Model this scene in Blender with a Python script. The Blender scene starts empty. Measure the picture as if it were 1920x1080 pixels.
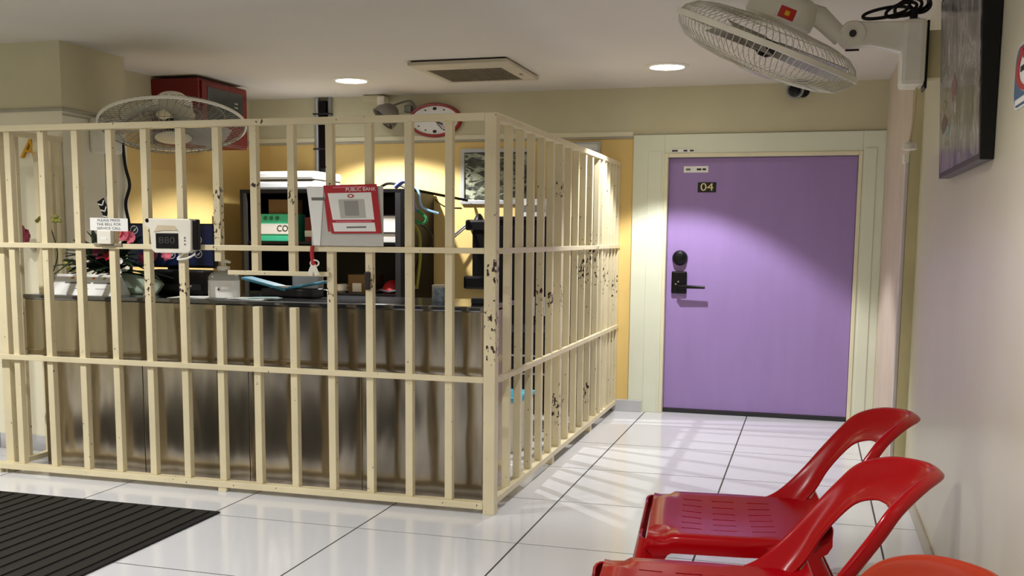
import bpy, bmesh, math, random
from mathutils import Vector, Matrix
random.seed(7)
PI = math.pi
scene = bpy.context.scene
C = scene.collection

# ------------------------------------------------------------------ camera, world, exposure
cam_d = bpy.data.cameras.new('camera'); cam = bpy.data.objects.new('camera', cam_d); C.objects.link(cam)
def cam_axes(yaw, pitch, roll):
    f = Vector((-math.sin(yaw)*math.cos(pitch), math.cos(yaw)*math.cos(pitch), math.sin(pitch)))
    r = Vector((math.cos(yaw), math.sin(yaw), 0)); u = r.cross(f)
    c, s = math.cos(roll), math.sin(roll)
    return r*c+u*s, u*c-r*s, f
CR, CU, CF = cam_axes(0.28561, -0.11999, 0.00833)
cam.matrix_world = Matrix(((CR.x, CU.x, -CF.x, 1.50945), (CR.y, CU.y, -CF.y, -4.93438), (CR.z, CU.z, -CF.z, 1.4217), (0, 0, 0, 1)))
cam_d.sensor_width = 36; cam_d.lens = 1935.5121*36/1920
cam_d.shift_x = (960-949.93)/1920; cam_d.shift_y = (676.89-540)/1920
cam_d.clip_start = 0.05
scene.camera = cam
w = bpy.data.worlds.new('world'); scene.world = w; w.use_nodes = True
w.node_tree.nodes['Background'].inputs[0].default_value = (0.9, 0.92, 1, 1)
w.node_tree.nodes['Background'].inputs[1].default_value = 0.05
vs = scene.view_settings
vs.view_transform = 'Standard'; vs.look = 'None'; vs.gamma = 1; vs.use_curve_mapping = False
vs.exposure = 0.0

D, H, XR, XP, XL, XC, YC = 3.4446, 2.609, 2.066, 2.008, -3.36, -3.033, 0.609   # back wall, ceiling, right wall, pilaster, left wall, column
YB, XF = -8.0, -6.0                                                            # room behind and left of the camera
LIGHTS = [  # x, y, watts, cone degrees
    (-1.955, 2.55, 235, 124), (0.485, 2.46, 190, 98),
    (-2.6, -1.6, 155, 156), (0.8, -2.8, 130, 156),
    (-1.955, -5.2, 100, 156), (0.8, -6.2, 60, 156), (-4.6, -1.6, 150, 156), (-4.6, -5.2, 80, 156)]

# ------------------------------------------------------------------ materials
def lin(c):
    return tuple(((v/255)/12.92 if v/255 <= 0.04045 else ((v/255+0.055)/1.055)**2.4) for v in c)
MATS = {}
def mat(name, rgb, rough=0.5, metal=0.0, var=0.06, scale=6.0, stretch=(1, 1, 1), bump=0.0, bscale=60.0, spec=0.5, coat=0.0, emit=None):
    if name in MATS: return MATS[name]
    m = bpy.data.materials.new(name); m.use_nodes = True; MATS[name] = m
    nt = m.node_tree; b = nt.nodes['Principled BSDF']; c = lin(rgb)
    b.inputs['Roughness'].default_value = rough; b.inputs['Metallic'].default_value = metal
    b.inputs['Specular IOR Level'].default_value = spec
    if coat: b.inputs['Coat Weight'].default_value = coat; b.inputs['Coat Roughness'].default_value = 0.05
    tc = nt.nodes.new('ShaderNodeTexCoord'); mp = nt.nodes.new('ShaderNodeMapping'); mp.inputs['Scale'].default_value = stretch
    nt.links.new(tc.outputs['Object'], mp.inputs['Vector'])
    n = nt.nodes.new('ShaderNodeTexNoise'); n.inputs['Scale'].default_value = scale; n.inputs['Detail'].default_value = 5
    nt.links.new(mp.outputs['Vector'], n.inputs['Vector'])
    r = nt.nodes.new('ShaderNodeValToRGB'); e = r.color_ramp.elements
    e[0].position = 0.3; e[1].position = 0.7
    e[0].color = tuple(v*(1-var) for v in c)+(1,); e[1].color = tuple(min(1, v*(1+var)) for v in c)+(1,)
    nt.links.new(n.outputs['Fac'], r.inputs['Fac']); nt.links.new(r.outputs['Color'], b.inputs['Base Color'])
    if bump:
        n2 = nt.nodes.new('ShaderNodeTexNoise'); n2.inputs['Scale'].default_value = bscale
        nt.links.new(mp.outputs['Vector'], n2.inputs['Vector'])
        bp = nt.nodes.new('ShaderNodeBump'); bp.inputs['Strength'].default_value = bump; bp.inputs['Distance'].default_value = 0.01
        nt.links.new(n2.outputs['Fac'], bp.inputs['Height']); nt.links.new(bp.outputs['Normal'], b.inputs['Normal'])
    if emit:
        b.inputs['Emission Color'].default_value = c+(1,); b.inputs['Emission Strength'].default_value = emit
    m['base'] = r.name
    return m

cream_wall = mat('cream wall paint', (204, 198, 166), 0.6, var=0.05, scale=2.0, bump=0.05, bscale=40)
pale_wall = mat('pale wall paint', (214, 209, 186), 0.3, var=0.04, scale=1.5, bump=0.03, bscale=20)
pink_wall = mat('pinkish wall paint', (205, 190, 170), 0.5, var=0.06, scale=3)
yellow_wall = mat('yellow wall paint', (230, 199, 126), 0.6, var=0.05, scale=2.0, bump=0.05)
ceil_m = mat('ceiling paint', (214, 208, 198), 0.8, var=0.03, scale=1.0)
trim_m = mat('pale green gloss trim', (226, 230, 210), 0.35, var=0.03, scale=3)
frame_m = mat('cream door frame paint', (232, 226, 196), 0.3, var=0.03)
mould_m = mat('grey moulding', (170, 165, 148), 0.5)
tile_m = mat('white polished tile', (224, 226, 232), 0.12, var=0.015, scale=2.5, spec=0.5)
grout_m = mat('dark grout', (70, 68, 66), 0.9)
skirt_m = mat('grey skirting tile', (196, 196, 200), 0.2, var=0.05)
purple_m = mat('purple door laminate', (156, 130, 188), 0.38, var=0.03, scale=2, stretch=(6, 6, 1))
black_m = mat('black plastic', (7, 7, 9), 0.35, spec=.3)
blackmet = mat('black metal', (9, 9, 12), 0.5, spec=.25)
darkgrey = mat('dark grey', (38, 38, 42), 0.5)
white_p = mat('white plastic', (232, 228, 214), 0.35)
fan_white = mat('fan white enamel', (240, 237, 222), 0.3)
wire_m = mat('fan cage wire', (208, 205, 190), 0.3, metal=0.2)
grey_p = mat('grey plastic', (150, 150, 148), 0.4)
paper_m = mat('white paper', (238, 238, 234), 0.7, var=0.02)
greypaper = mat('grey print', (110, 110, 108), 0.7)
inkm = mat('black ink', (30, 28, 30), 0.7)
red_cab = mat('red cabinet enamel', (112, 8, 12), 0.4, var=0.08)
glass_dark = mat('dark panel glass', (46, 52, 52), 0.15)
red_plastic = mat('red chair plastic', (154, 0, 10), 0.2, var=0.03, spec=0.25)
orange_plastic = mat('orange brown chair plastic', (156, 46, 20), 0.35, var=0.04, spec=.2)
sign_red = mat('red print', (178, 28, 40), 0.45)
mat_black = mat('black carpet', (11, 10, 9), 0.95, var=0.2, scale=80)
rib_m = mat('brown black carpet rib', (27, 24, 18), 0.95, var=0.3, scale=120)
silver_m = mat('silver frame', (196, 198, 202), 0.35, metal=0.6)
green_m = mat('mint green carton', (70, 215, 172), 0.6)
card_m = mat('brown carton', (120, 92, 58), 0.8)
blue_m = mat('light blue plastic', (80, 170, 205), 0.4)
leaf_m = mat('dark green leaf', (34, 52, 30), 0.5, var=0.3, scale=10)
palegreen_m = mat('pale green wrap', (176, 192, 170), 0.4)
pink_m = mat('pink petal', (226, 120, 140), 0.6, var=0.15, scale=20)
orange_m = mat('orange petal', (224, 130, 60), 0.6)
maroon_m = mat('maroon petal', (110, 24, 48), 0.6, var=0.2, scale=20)
yelgreen_m = mat('yellow green bud', (170, 170, 80), 0.6, var=0.2, scale=30)
gold_m = mat('gold letter', (214, 158, 40), 0.3, metal=0.5)
wood_m = mat('reddish wood', (96, 48, 26), 0.5)
navy_m = mat('navy screen', (28, 38, 78), 0.25)
clear_m = mat('clear gel plastic', (170, 172, 166), 0.15)
cable_blue = mat('blue cable', (90, 100, 190), 0.5)
cable_green = mat('green cable', (40, 130, 70), 0.5)
yellow_tag = mat('yellow green cable', (130, 122, 34), 0.5)
vent_m = mat('vent plastic', (196, 186, 166), 0.5)
ventdark = mat('vent slat', (120, 108, 92), 0.6)
ventback = mat('vent inside', (30, 26, 24), 0.9)
lampgrey = mat('lamp grey enamel', (120, 116, 108), 0.35, metal=0.3)
blue_sign = mat('blue sign print', (60, 100, 140), 0.4)
led_m = mat('lit diffuser', (255, 250, 240), 0.5, var=0.0, emit=22)
copper_m = mat('worn yellow paint', (206, 196, 150), 0.45, var=0.14, scale=5, stretch=(1, 1, 0.6), bump=0.05)

def paint_chips(name, rgb, pts, rust=(52, 34, 24)):
    """cream gloss paint with chipped patches that have their own place on the metal"""
    m = mat(name, rgb, 0.38, var=0.07, scale=4.0)
    nt = m.node_tree; b = nt.nodes['Principled BSDF']; ramp = nt.nodes[m['base']]
    geo = nt.nodes.new('ShaderNodeNewGeometry'); acc = None
    for (p, rad) in pts:
        d = nt.nodes.new('ShaderNodeVectorMath'); d.operation = 'DISTANCE'; d.inputs[1].default_value = p
        nt.links.new(geo.outputs['Position'], d.inputs[0])
        mr = nt.nodes.new('ShaderNodeMapRange'); mr.inputs['From Min'].default_value = 0; mr.inputs['From Max'].default_value = rad
        mr.inputs['To Min'].default_value = 0.21; mr.inputs['To Max'].default_value = 0
        nt.links.new(d.outputs['Value'], mr.inputs['Value'])
        if acc is None: acc = mr.outputs['Result']
        else:
            mx = nt.nodes.new('ShaderNodeMath'); mx.operation = 'MAXIMUM'
            nt.links.new(acc, mx.inputs[0]); nt.links.new(mr.outputs['Result'], mx.inputs[1]); acc = mx.outputs[0]
    mp = nt.nodes.new('ShaderNodeMapping'); mp.inputs['Scale'].default_value = (1, 1, 0.55)
    nt.links.new(geo.outputs['Position'], mp.inputs['Vector'])
    n = nt.nodes.new('ShaderNodeTexNoise'); n.inputs['Scale'].default_value = 60; n.inputs['Detail'].default_value = 4
    nt.links.new(mp.outputs['Vector'], n.inputs['Vector'])
    ad = nt.nodes.new('ShaderNodeMath'); ad.operation = 'ADD'
    nt.links.new(n.outputs['Fac'], ad.inputs[0]); nt.links.new(acc, ad.inputs[1])
    cr = nt.nodes.new('ShaderNodeValToRGB'); e = cr.color_ramp.elements
    e[0].position = 0.695; e[0].color = (0, 0, 0, 1); e[1].position = 0.715; e[1].color = (1, 1, 1, 1)
    nt.links.new(ad.outputs[0], cr.inputs['Fac'])
    mix = nt.nodes.new('ShaderNodeMix'); mix.data_type = 'RGBA'
    nt.links.new(cr.outputs['Color'], mix.inputs['Factor'])
    nt.links.new(ramp.outputs['Color'], mix.inputs['A']); mix.inputs['B'].default_value = lin(rust)+(1,)
    nt.links.new(mix.outputs['Result'], b.inputs['Base Color'])
    return m
fence_m = paint_chips('cream gloss paint chipped', (226, 214, 178), [
    ((-1.58, 0, 1.62), .10), ((-1.58, 0, 1.45), .14), ((-1.14, 0, 1.62), .10), ((-1.35, 0, 1.68), .08), ((-1.82, 0, 1.12), .10), ((-2.05, 0, 1.12), .09),
    ((-.70, 0, 1.2), .10), ((-.93, 0, 1.10), .08), ((0, 0.02, 1.25), .12), ((0, 0.02, 1.0), .12), ((0, 0.02, .85), .1),
    ((0, .95, 1.08), .13), ((0, 1.2, 1.05), .13), ((0, 1.42, 1.05), .12), ((0, 1.42, 1.72), .1), ((0, 2.1, 1.2), .25), ((0, 2.5, 1.25), .3),
    ((0, 2.9, 1.15), .2), ((0, 3.3, 1.05), .2), ((0, 1.5, .35), .2), ((0, 2.3, .3), .2), ((-1.3, 0, 2.02), .05)])

def steel(name):
    m = mat(name, (178, 168, 152), 0.17, metal=1.0, var=0.32, scale=2.2, stretch=(2.6, 1, .6))  # streaked colour variation imitates reflection streaks as well as scuffs
    nt = m.node_tree; b = nt.nodes['Principled BSDF']
    tc = nt.nodes.new('ShaderNodeTexCoord'); mp = nt.nodes.new('ShaderNodeMapping'); mp.inputs['Scale'].default_value = (2.2, 2.2, .5)
    n = nt.nodes.new('ShaderNodeTexNoise'); n.inputs['Scale'].default_value = 2.0; n.inputs['Detail'].default_value = 2
    nt.links.new(tc.outputs['Object'], mp.inputs['Vector']); nt.links.new(mp.outputs['Vector'], n.inputs['Vector'])
    bp = nt.nodes.new('ShaderNodeBump'); bp.inputs['Strength'].default_value = 0.5; bp.inputs['Distance'].default_value = 0.03
    nt.links.new(n.outputs['Fac'], bp.inputs['Height']); nt.links.new(bp.outputs['Normal'], b.inputs['Normal'])
    return m
steel_m = steel('stainless steel')

def picture_mat(name, cols, scale, stretch):
    m = bpy.data.materials.new(name); m.use_nodes = True; nt = m.node_tree; b = nt.nodes['Principled BSDF']
    b.inputs['Roughness'].default_value = 0.2
    tc = nt.nodes.new('ShaderNodeTexCoord'); mp = nt.nodes.new('ShaderNodeMapping'); mp.inputs['Scale'].default_value = stretch
    n = nt.nodes.new('ShaderNodeTexNoise'); n.inputs['Scale'].default_value = scale; n.inputs['Detail'].default_value = 6; n.inputs['Distortion'].default_value = 1.2
    r = nt.nodes.new('ShaderNodeValToRGB'); el = r.color_ramp.elements
    for i, (pos, c) in enumerate(cols):
        e = el[i] if i < 2 else el.new(pos)
        e.position = pos; e.color = lin(c)+(1,)
    nt.links.new(tc.outputs['Object'], mp.inputs['Vector']); nt.links.new(mp.outputs['Vector'], n.inputs['Vector'])
    nt.links.new(n.outputs['Fac'], r.inputs['Fac']); nt.links.new(r.outputs['Color'], b.inputs['Base Color'])
    return m
photo_m = picture_mat('dark street photograph print', [(0.3, (50, 48, 50)), (0.42, (92, 90, 92)), (0.52, (150, 146, 144)), (0.6, (84, 80, 74)), (0.75, (176, 172, 168))], 4.0, (1, 1.3, .9))
land_m = picture_mat('landscape print', [(0.35, (40, 42, 38)), (0.5, (84, 88, 76)), (0.58, (180, 184, 160)), (0.66, (70, 76, 60)), (0.8, (30, 34, 30))], 7.0, (1, 1, 2.2))

# ------------------------------------------------------------------ mesh helpers
def basis(axis, hint=(0, 0, 1)):
    a = Vector(axis).normalized(); h = Vector(hint)
    if abs(a.dot(h)) > 0.95: h = Vector((1, 0, 0))
    u = h.cross(a).normalized(); return u, a.cross(u), a
class MB:
    def __init__(s): s.v = []; s.f = []; s.mi = []
    def add(s, vs, fs, mi=0):
        o = len(s.v); s.v += [tuple(x) for x in vs]
        for f in fs: s.f.append([i+o for i in f]); s.mi.append(mi)
        return s
    def box(s, x0, x1, y0, y1, z0, z1, mi=0):
        vs = [(x, y, z) for z in (z0, z1) for y in (y0, y1) for x in (x0, x1)]
        return s.add(vs, [(0, 2, 3, 1), (4, 5, 7, 6), (0, 1, 5, 4), (2, 6, 7, 3), (0, 4, 6, 2), (1, 3, 7, 5)], mi)
    def obox(s, c, ax, ay, az, sx, sy, sz, mi=0):
        c = Vector(c); ax = Vector(ax)*sx/2; ay = Vector(ay)*sy/2; az = Vector(az)*sz/2
        vs = [c+ax*i+ay*j+az*k for k in (-1, 1) for j in (-1, 1) for i in (-1, 1)]
        return s.add(vs, [(0, 2, 3, 1), (4, 5, 7, 6), (0, 1, 5, 4), (2, 6, 7, 3), (0, 4, 6, 2), (1, 3, 7, 5)], mi)
    def tube(s, pts, r, n=8, cap=True, closed=False, mi=0):
        pts = [Vector(p) for p in pts]; m = len(pts); rs = r if isinstance(r, (list, tuple)) else [r]*m
        rings = []; u = None
        for i, p in enumerate(pts):
            if closed: t = pts[(i+1) % m]-pts[i-1]
            else: t = pts[min(i+1, m-1)]-pts[max(i-1, 0)]
            t.normalize()
            if u is None: u = basis(t)[0]
            u = (u-t*u.dot(t)); u = u.normalized() if u.length > 1e-6 else basis(t)[0]
            v = t.cross(u)
            rings.append([p+(u*math.cos(2*PI*k/n)+v*math.sin(2*PI*k/n))*rs[i] for k in range(n)])
        vs = [q for rg in rings for q in rg]; fs = []
        for i in range(m if closed else m-1):
            j = (i+1) % m
            for k in range(n): fs.append((i*n+k, i*n+(k+1) % n, j*n+(k+1) % n, j*n+k))
        if cap and not closed: fs.append(tuple(range(n))[::-1]); fs.append(tuple((m-1)*n+k for k in range(n)))
        return s.add(vs, fs, mi)
    def lathe(s, c, axis, prof, n=24, mi=0):
        """prof: list of (radius, distance along axis)"""
        u, v, a = basis(axis); c = Vector(c); m = len(prof)
        vs = [c+a*h+(u*math.cos(2*PI*k/n)+v*math.sin(2*PI*k/n))*max(r, 1e-4) for r, h in prof for k in range(n)]
        fs = [(i*n+k, i*n+(k+1) % n, (i+1)*n+(k+1) % n, (i+1)*n+k) for i in range(m-1) for k in range(n)]
        fs.append(tuple(range(n))[::-1]); fs.append(tuple((m-1)*n+k for k in range(n)))
        return s.add(vs, fs, mi)
    def prism(s, poly, c, ax, ay, az, depth, mi=0):
        """extrude a 2-D outline (ax, ay) by depth along az"""
        c = Vector(c); ax, ay, az = Vector(ax), Vector(ay), Vector(az); n = len(poly)
        vs = [c+ax*x+ay*y for x, y in poly]+[c+ax*x+ay*y+az*depth for x, y in poly]
        fs = [tuple(range(n))[::-1], tuple(range(n, 2*n))]+[(k, (k+1) % n, n+(k+1) % n, n+k) for k in range(n)]
        return s.add(vs, fs, mi)
    def grid(s, rows, mi=0, skip=None):
        n = len(rows[0]); vs = [p for r in rows for p in r]
        fs = [(i*n+k, i*n+k+1, (i+1)*n+k+1, (i+1)*n+k) for i in range(len(rows)-1) for k in range(n-1) if not (skip and skip(i, k))]
        return s.add(vs, fs, mi)
    def build(s, name, m, parent=None, smooth=False, bevel=0, solid=0, subs=0, weld=True):
        off = Vector((0, 0, 0)); p = parent
        while p: off += p.location; p = p.parent
        me = bpy.data.meshes.new(name); me.from_pydata([tuple(Vector(v)-off) for v in s.v], [], s.f)
        for mm in (m if isinstance(m, (list, tuple)) else [m]): me.materials.append(mm)
        for i, p in enumerate(me.polygons): p.material_index = s.mi[i]
        bm = bmesh.new(); bm.from_mesh(me)
        if weld: bmesh.ops.remove_doubles(bm, verts=bm.verts, dist=1e-5)
        bmesh.ops.recalc_face_normals(bm, faces=bm.faces)
        if bevel:
            es = [e for e in bm.edges if len(e.link_faces) == 2 and e.calc_face_angle(0) > 0.6]
            bmesh.ops.bevel(bm, geom=es, offset=bevel, segments=2, affect='EDGES', profile=0.6, clamp_overlap=True)
        bm.to_mesh(me); bm.free()
        if smooth:
            me.polygons.foreach_set('use_smooth', [True]*len(me.polygons))
        o = bpy.data.objects.new(name, me); C.objects.link(o)
        if parent: o.parent = parent
        if solid:
            md = o.modifiers.new('thickness', 'SOLIDIFY'); md.thickness = solid; md.offset = 0
        if subs:
            md = o.modifiers.new('smooth', 'SUBSURF'); md.levels = subs; md.render_levels = subs
        if smooth and not subs:
            md = o.modifiers.new('edges', 'EDGE_SPLIT'); md.split_angle = 0.7
        return o
def B(x0, x1, y0, y1, z0, z1): return MB().box(x0, x1, y0, y1, z0, z1)
def tag(o, label, cat=None, group=None, kind=None):
    o['label'] = label
    if cat: o['category'] = cat
    if group: o['group'] = group
    if kind: o['kind'] = kind
    return o
def thing(name, label, cat, loc=(0, 0, 0), group=None, kind=None):
    o = bpy.data.objects.new(name, None); o.empty_display_size = 0.1; C.objects.link(o); o.location = loc
    return tag(o, label, cat, group, kind)
def struct(o, label): return tag(o, label, kind='structure')
def copy_tree(o, parent=None):
    c = o.copy(); C.objects.link(c); c.parent = parent
    for ch in list(o.children): copy_tree(ch, c)
    return c
def text_part(name, body, size, m, parent, origin, ax, ay, stretch=1.0, depth=0.0015, align='CENTER', shear=0.0):
    """lettering as a mesh lying in the plane (ax, ay) at origin"""
    cu = bpy.data.curves.new('t', 'FONT'); cu.body = body; cu.size = size; cu.align_x = align; cu.align_y = 'CENTER'; cu.extrude = depth/2; cu.shear = shear
    t = bpy.data.objects.new('t', cu); C.objects.link(t)
    dg = bpy.context.evaluated_depsgraph_get(); me = bpy.data.meshes.new_from_object(t.evaluated_get(dg))
    bpy.data.objects.remove(t); bpy.data.curves.remove(cu)
    ax, ay = Vector(ax).normalized(), Vector(ay).normalized(); az = ax.cross(ay)
    off = Vector((0, 0, 0)); p = parent
    while p: off += p.location; p = p.parent
    for v in me.vertices:
        c = v.co.copy(); v.co = Vector(origin)-off+ax*c.x*stretch+ay*c.y+az*(c.z+depth/2)
    me.materials.clear(); me.materials.append(m); me.name = name
    o = bpy.data.objects.new(name, me); C.objects.link(o); o.parent = parent
    return o
def catmull(pts, n):
    pts = [Vector(p) for p in pts]; out = []; m = len(pts)
    for i in range(m-1):
        p0, p1, p2, p3 = pts[max(i-1, 0)], pts[i], pts[i+1], pts[min(i+2, m-1)]
        for k in range(n):
            t = k/n
            out.append(0.5*((2*p1)+(p2-p0)*t+(2*p0-5*p1+4*p2-p3)*t*t+(3*p1-p0-3*p2+p3)*t**3))
    out.append(pts[-1]); return out
X_, Y_, Z_ = Vector((1, 0, 0)), Vector((0, 1, 0)), Vector((0, 0, 1))

# ------------------------------------------------------------------ room shell
fl = B(XF, XR, YB, D+.2, -.12, -.0015).build('floor', grout_m); struct(fl, 'white polished floor tiles with thin grey grout lines')
T, TX, TY, GAP = 0.81576, 0.24234, 0.39402, 0.009
tile_mesh = None
for i in range(-8, 3):
    for j in range(-11, 5):
        x0, x1 = TX+i*T+GAP/2, TX+(i+1)*T-GAP/2; y0, y1 = TY+j*T+GAP/2, TY+(j+1)*T-GAP/2
        cx0, cx1, cy0, cy1 = max(x0, XF), min(x1, XR), max(y0, YB), min(y1, D+.04)
        if cx1-cx0 < .02 or cy1-cy0 < .02: continue
        full = abs((cx1-cx0)-(x1-x0)) < 1e-6 and abs((cy1-cy0)-(y1-y0)) < 1e-6
        if full and tile_mesh:
            o = bpy.data.objects.new('tile', tile_mesh); C.objects.link(o); o.parent = fl
        else:
            o = B(-(cx1-cx0)/2, (cx1-cx0)/2, -(cy1-cy0)/2, (cy1-cy0)/2, -.008, 0).build('tile', tile_m); o.parent = fl
            if full: tile_mesh = o.data
        o.location = ((cx0+cx1)/2, (cy0+cy1)/2, 0)
struct(B(XF-.2, XR+.2, YB-.2, D+.3, H, H+.12).build('ceiling', ceil_m), 'plain off-white ceiling')

ZM = 2.215   # moulding height
wb = MB().box(XL-.2, .10, D, D+.2, ZM, H).box(XL-.2, .10, D, D+.2, -.05, ZM, 1).box(.10, XR+.2, D, D+.2, 2.235, H).box(.10, XR+.2, D+.12, D+.2, -.05, 2.235)
wb = wb.build('wall_back', [cream_wall, yellow_wall]); struct(wb, 'back wall, cream above and yellow below the moulding')
wl = MB().box(XL-.2, XL, YC+.6, D, ZM, H).box(XL-.2, XL, YC+.6, D, -.05, ZM, 1).build('wall_left', [cream_wall, yellow_wall]); struct(wl, 'left wall of the reception corner, yellow below the moulding')
col = MB().box(XF, XC, YC, 1.24, ZM-.03, H).box(XF, XC, YC, 1.24, -.05, ZM-.03, 1).build('wall_column', [cream_wall, mat('off white wall paint', (236, 230, 206), .5, var=.03, scale=2)]); struct(col, 'broad cream wall column left of the counter')
wr = MB().box(XR, XR+.2, YB, D+.2, -.05, H).build('wall_right', pale_wall); struct(wr, 'long pale wall on the right behind the chairs')
pil = MB().box(XP, XR, 1.305, D, -.0, H).build('wall_pilaster', [pink_wall]); struct(pil, 'shallow wall pilaster between the fan bracket and door')
B(XP+.001, XR, 1.301, 1.305, 0, H).build('front_strip', copper_m, pil)
wf = MB().box(XF-.2, XR+.2, YB-.2, YB, -.05, H).build('wall_front', cream_wall); struct(wf, 'wall behind the viewer')
d2 = thing('added_dark_glazing', 'added unseen dark glass behind the viewer, mirrored in the steel counter', None, (-4.6, YB, 0), kind='structure')  # unseen dark glazing, added to darken the reflections in the steel counter
for k in range(3):
    x0 = -5.95+k*1.1
    B(x0+.05, x0+1.05, YB+.002, YB+.02, .05, 2.2).build('dark_pane', mat('added dark glass', (22, 22, 24), .08), d2)
    B(x0, x0+.05, YB+.001, YB+.05, 0, 2.25).build('glazing_stile', darkgrey, d2); B(x0+1.05, x0+1.1, YB+.001, YB+.05, 0, 2.25).build('glazing_stile', darkgrey, d2)
    B(x0+.05, x0+1.05, YB+.001, YB+.05, 2.2, 2.25).build('glazing_rail', darkgrey, d2); B(x0+.05, x0+1.05, YB+.001, YB+.05, 0.0, .05).build('glazing_rail', darkgrey, d2)
ws = MB().box(XF-.2, XF, YB, YC+.6, -.05, H).build('wall_side', cream_wall); struct(ws, 'far left lobby wall')
tr = thing('trim_1', 'slim moulding running round the walls below ceiling', None, (0, D, ZM), kind='structure')
B(XL, .09, D-.014, D, ZM-.006, ZM+.012).build('moulding_strip', mould_m, tr, bevel=.003)
B(XL, .09, D-.008, D, ZM+.012, ZM+.05).build('moulding_band', frame_m, tr)
B(XL, XL+.012, 1.24, D-.014, ZM-.006, ZM+.03).build('moulding_strip', mould_m, tr, bevel=.003)
B(XF, XC+.012, YC-.012, YC, ZM-.035, ZM-.015).build('moulding_strip', mould_m, tr, bevel=.003)
B(XC, XC+.012, YC, 1.24, ZM-.035, ZM-.015).build('moulding_strip', mould_m, tr, bevel=.003)
B(XC, XC+.006, YC, 1.24, ZM-.06, ZM-.052).build('moulding_strip', mould_m, tr)
B(.10, XP, D-.006, D, 2.235, 2.243).build('moulding_strip', mould_m, tr)
bb = thing('baseboard_back', 'grey tile skirting beside the door frame', None, (0.1, D, 0), kind='structure')
B(-.03, .21, D-.05, D, 0, .095).build('skirting_tile', skirt_m, bb, bevel=.004)
B(XL, -.034, D-.02, D, 0, .095).build('skirting_tile', skirt_m, bb, bevel=.004)
bl = thing('baseboard_left', 'grey tile skirting along the foot of the wall column', None, (-4, YC, 0), kind='structure')
for k in range(5):
    x1 = XC+.012-k*.6
    B(x1-.595, x1, YC-.015, YC, 0, .10).build('skirting_tile', skirt_m, bl, bevel=.003)
br = thing('baseboard_right', 'pale skirting along the foot of the right wall', None, (XR, 0, 0), kind='structure')
B(XR-.012, XR, YB, 1.30, 0, .08).build('skirting_tile', mat('pale skirting', (186, 178, 160), .4), br, bevel=.003)

# ------------------------------------------------------------------ door with surround
dr = thing('door_1', 'purple flush door numbered 04 with black lock and cream frame', None, (1.1, D, 0), kind='structure')
PX0, PX1, PZ = .10, XP, 2.235
dx0, dx1, dz = .352, 1.845, 2.087
B(PX0, dx0-.0, D-.022, D+.12, .0, PZ).build('surround_panel', trim_m, dr, bevel=.004)
B(dx1, PX1, D-.022, D+.12, 0, PZ).build('surround_panel', trim_m, dr, bevel=.004)
B(dx0, dx1, D-.022, D+.12, dz, PZ).build('surround_panel', trim_m, dr, bevel=.004)
for a in ((dx0-.13, dx0-.02, 0, dz+.02), (dx1+.02, dx1+.10, 0, dz+.02)):
    B(a[0], a[1], D-.028, D-.020, a[2], a[3]).build('frame_casing', trim_m, dr, bevel=.003)
B(dx0, dx0+.028, D-.028, D+.10, 0, dz).build('door_jamb', frame_m, dr, bevel=.004)
B(dx1-.028, dx1, D-.028, D+.10, 0, dz).build('door_jamb', frame_m, dr, bevel=.004)
B(dx0+.028, dx1-.028, D-.028, D+.10, dz-.03, dz).build('door_head', frame_m, dr, bevel=.004)
LY = D+.045
leaf = B(dx0+.031, dx1-.031, LY, LY+.045, .035, dz-.034).build('door_leaf', purple_m, dr, bevel=.002)
B(dx0+.03, dx1-.03, LY-.012, LY+.05, 0.001, .034).build('threshold', darkgrey, dr, bevel=.003)
hp = B(.425, .548, LY-.03, LY, .975, 1.155).build('lock_plate', black_m, dr, bevel=.012); hp['label'] = 'black electronic lock plate'
MB().tube([(.487, LY-.025, 1.035), (.487, LY-.075, 1.035), (.50, LY-.085, 1.035), (.70, LY-.085, 1.032)], [.016, .016, .015, .012], 10).build('lever_handle', black_m, dr, smooth=True)
for k in (0, 1): MB().lathe((.462+.02*k, LY-.028, 1.052-.02*k*-1), (0, -1, 0), [(.006, 0), (.006, .005)], 8).build('key_light', grey_p, dr)
db = MB().lathe((.487, LY, 1.262), (0, -1, 0), [(.062, 0), (.062, .012), (.052, .045), (.045, .05)], 24).build('deadbolt_knob', black_m, dr, smooth=True)
npz = B(.612, .756, LY-.004, LY, 1.784, 1.862).build('number_plate', inkm, dr)
text_part('number', '04', .085, mat('pale gold print', (226, 214, 150), .5), npz, (.684, LY-.004, 1.823), X_, Z_, stretch=1.25)
st = B(.497, .69, LY-.003, LY, 1.94, 1.99).build('door_sticker', paper_m, dr)
for k, (a, b) in enumerate(((.515, .55), (.60, .635), (.645, .672))): B(a, b, LY-.0045, LY-.003, 1.957, 1.972).build('print_mark', greypaper if k == 0 else inkm, st)
st = B(.405, .594, D-.0335, D-.0222, 2.095, 2.119).build('frame_sticker', paper_m, dr)
for a, b in ((.41, .455), (.50, .53), (.55, .58)): B(a, b, D-.035, D-.0335, 2.1, 2.112).build('print_mark', inkm, st)

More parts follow.
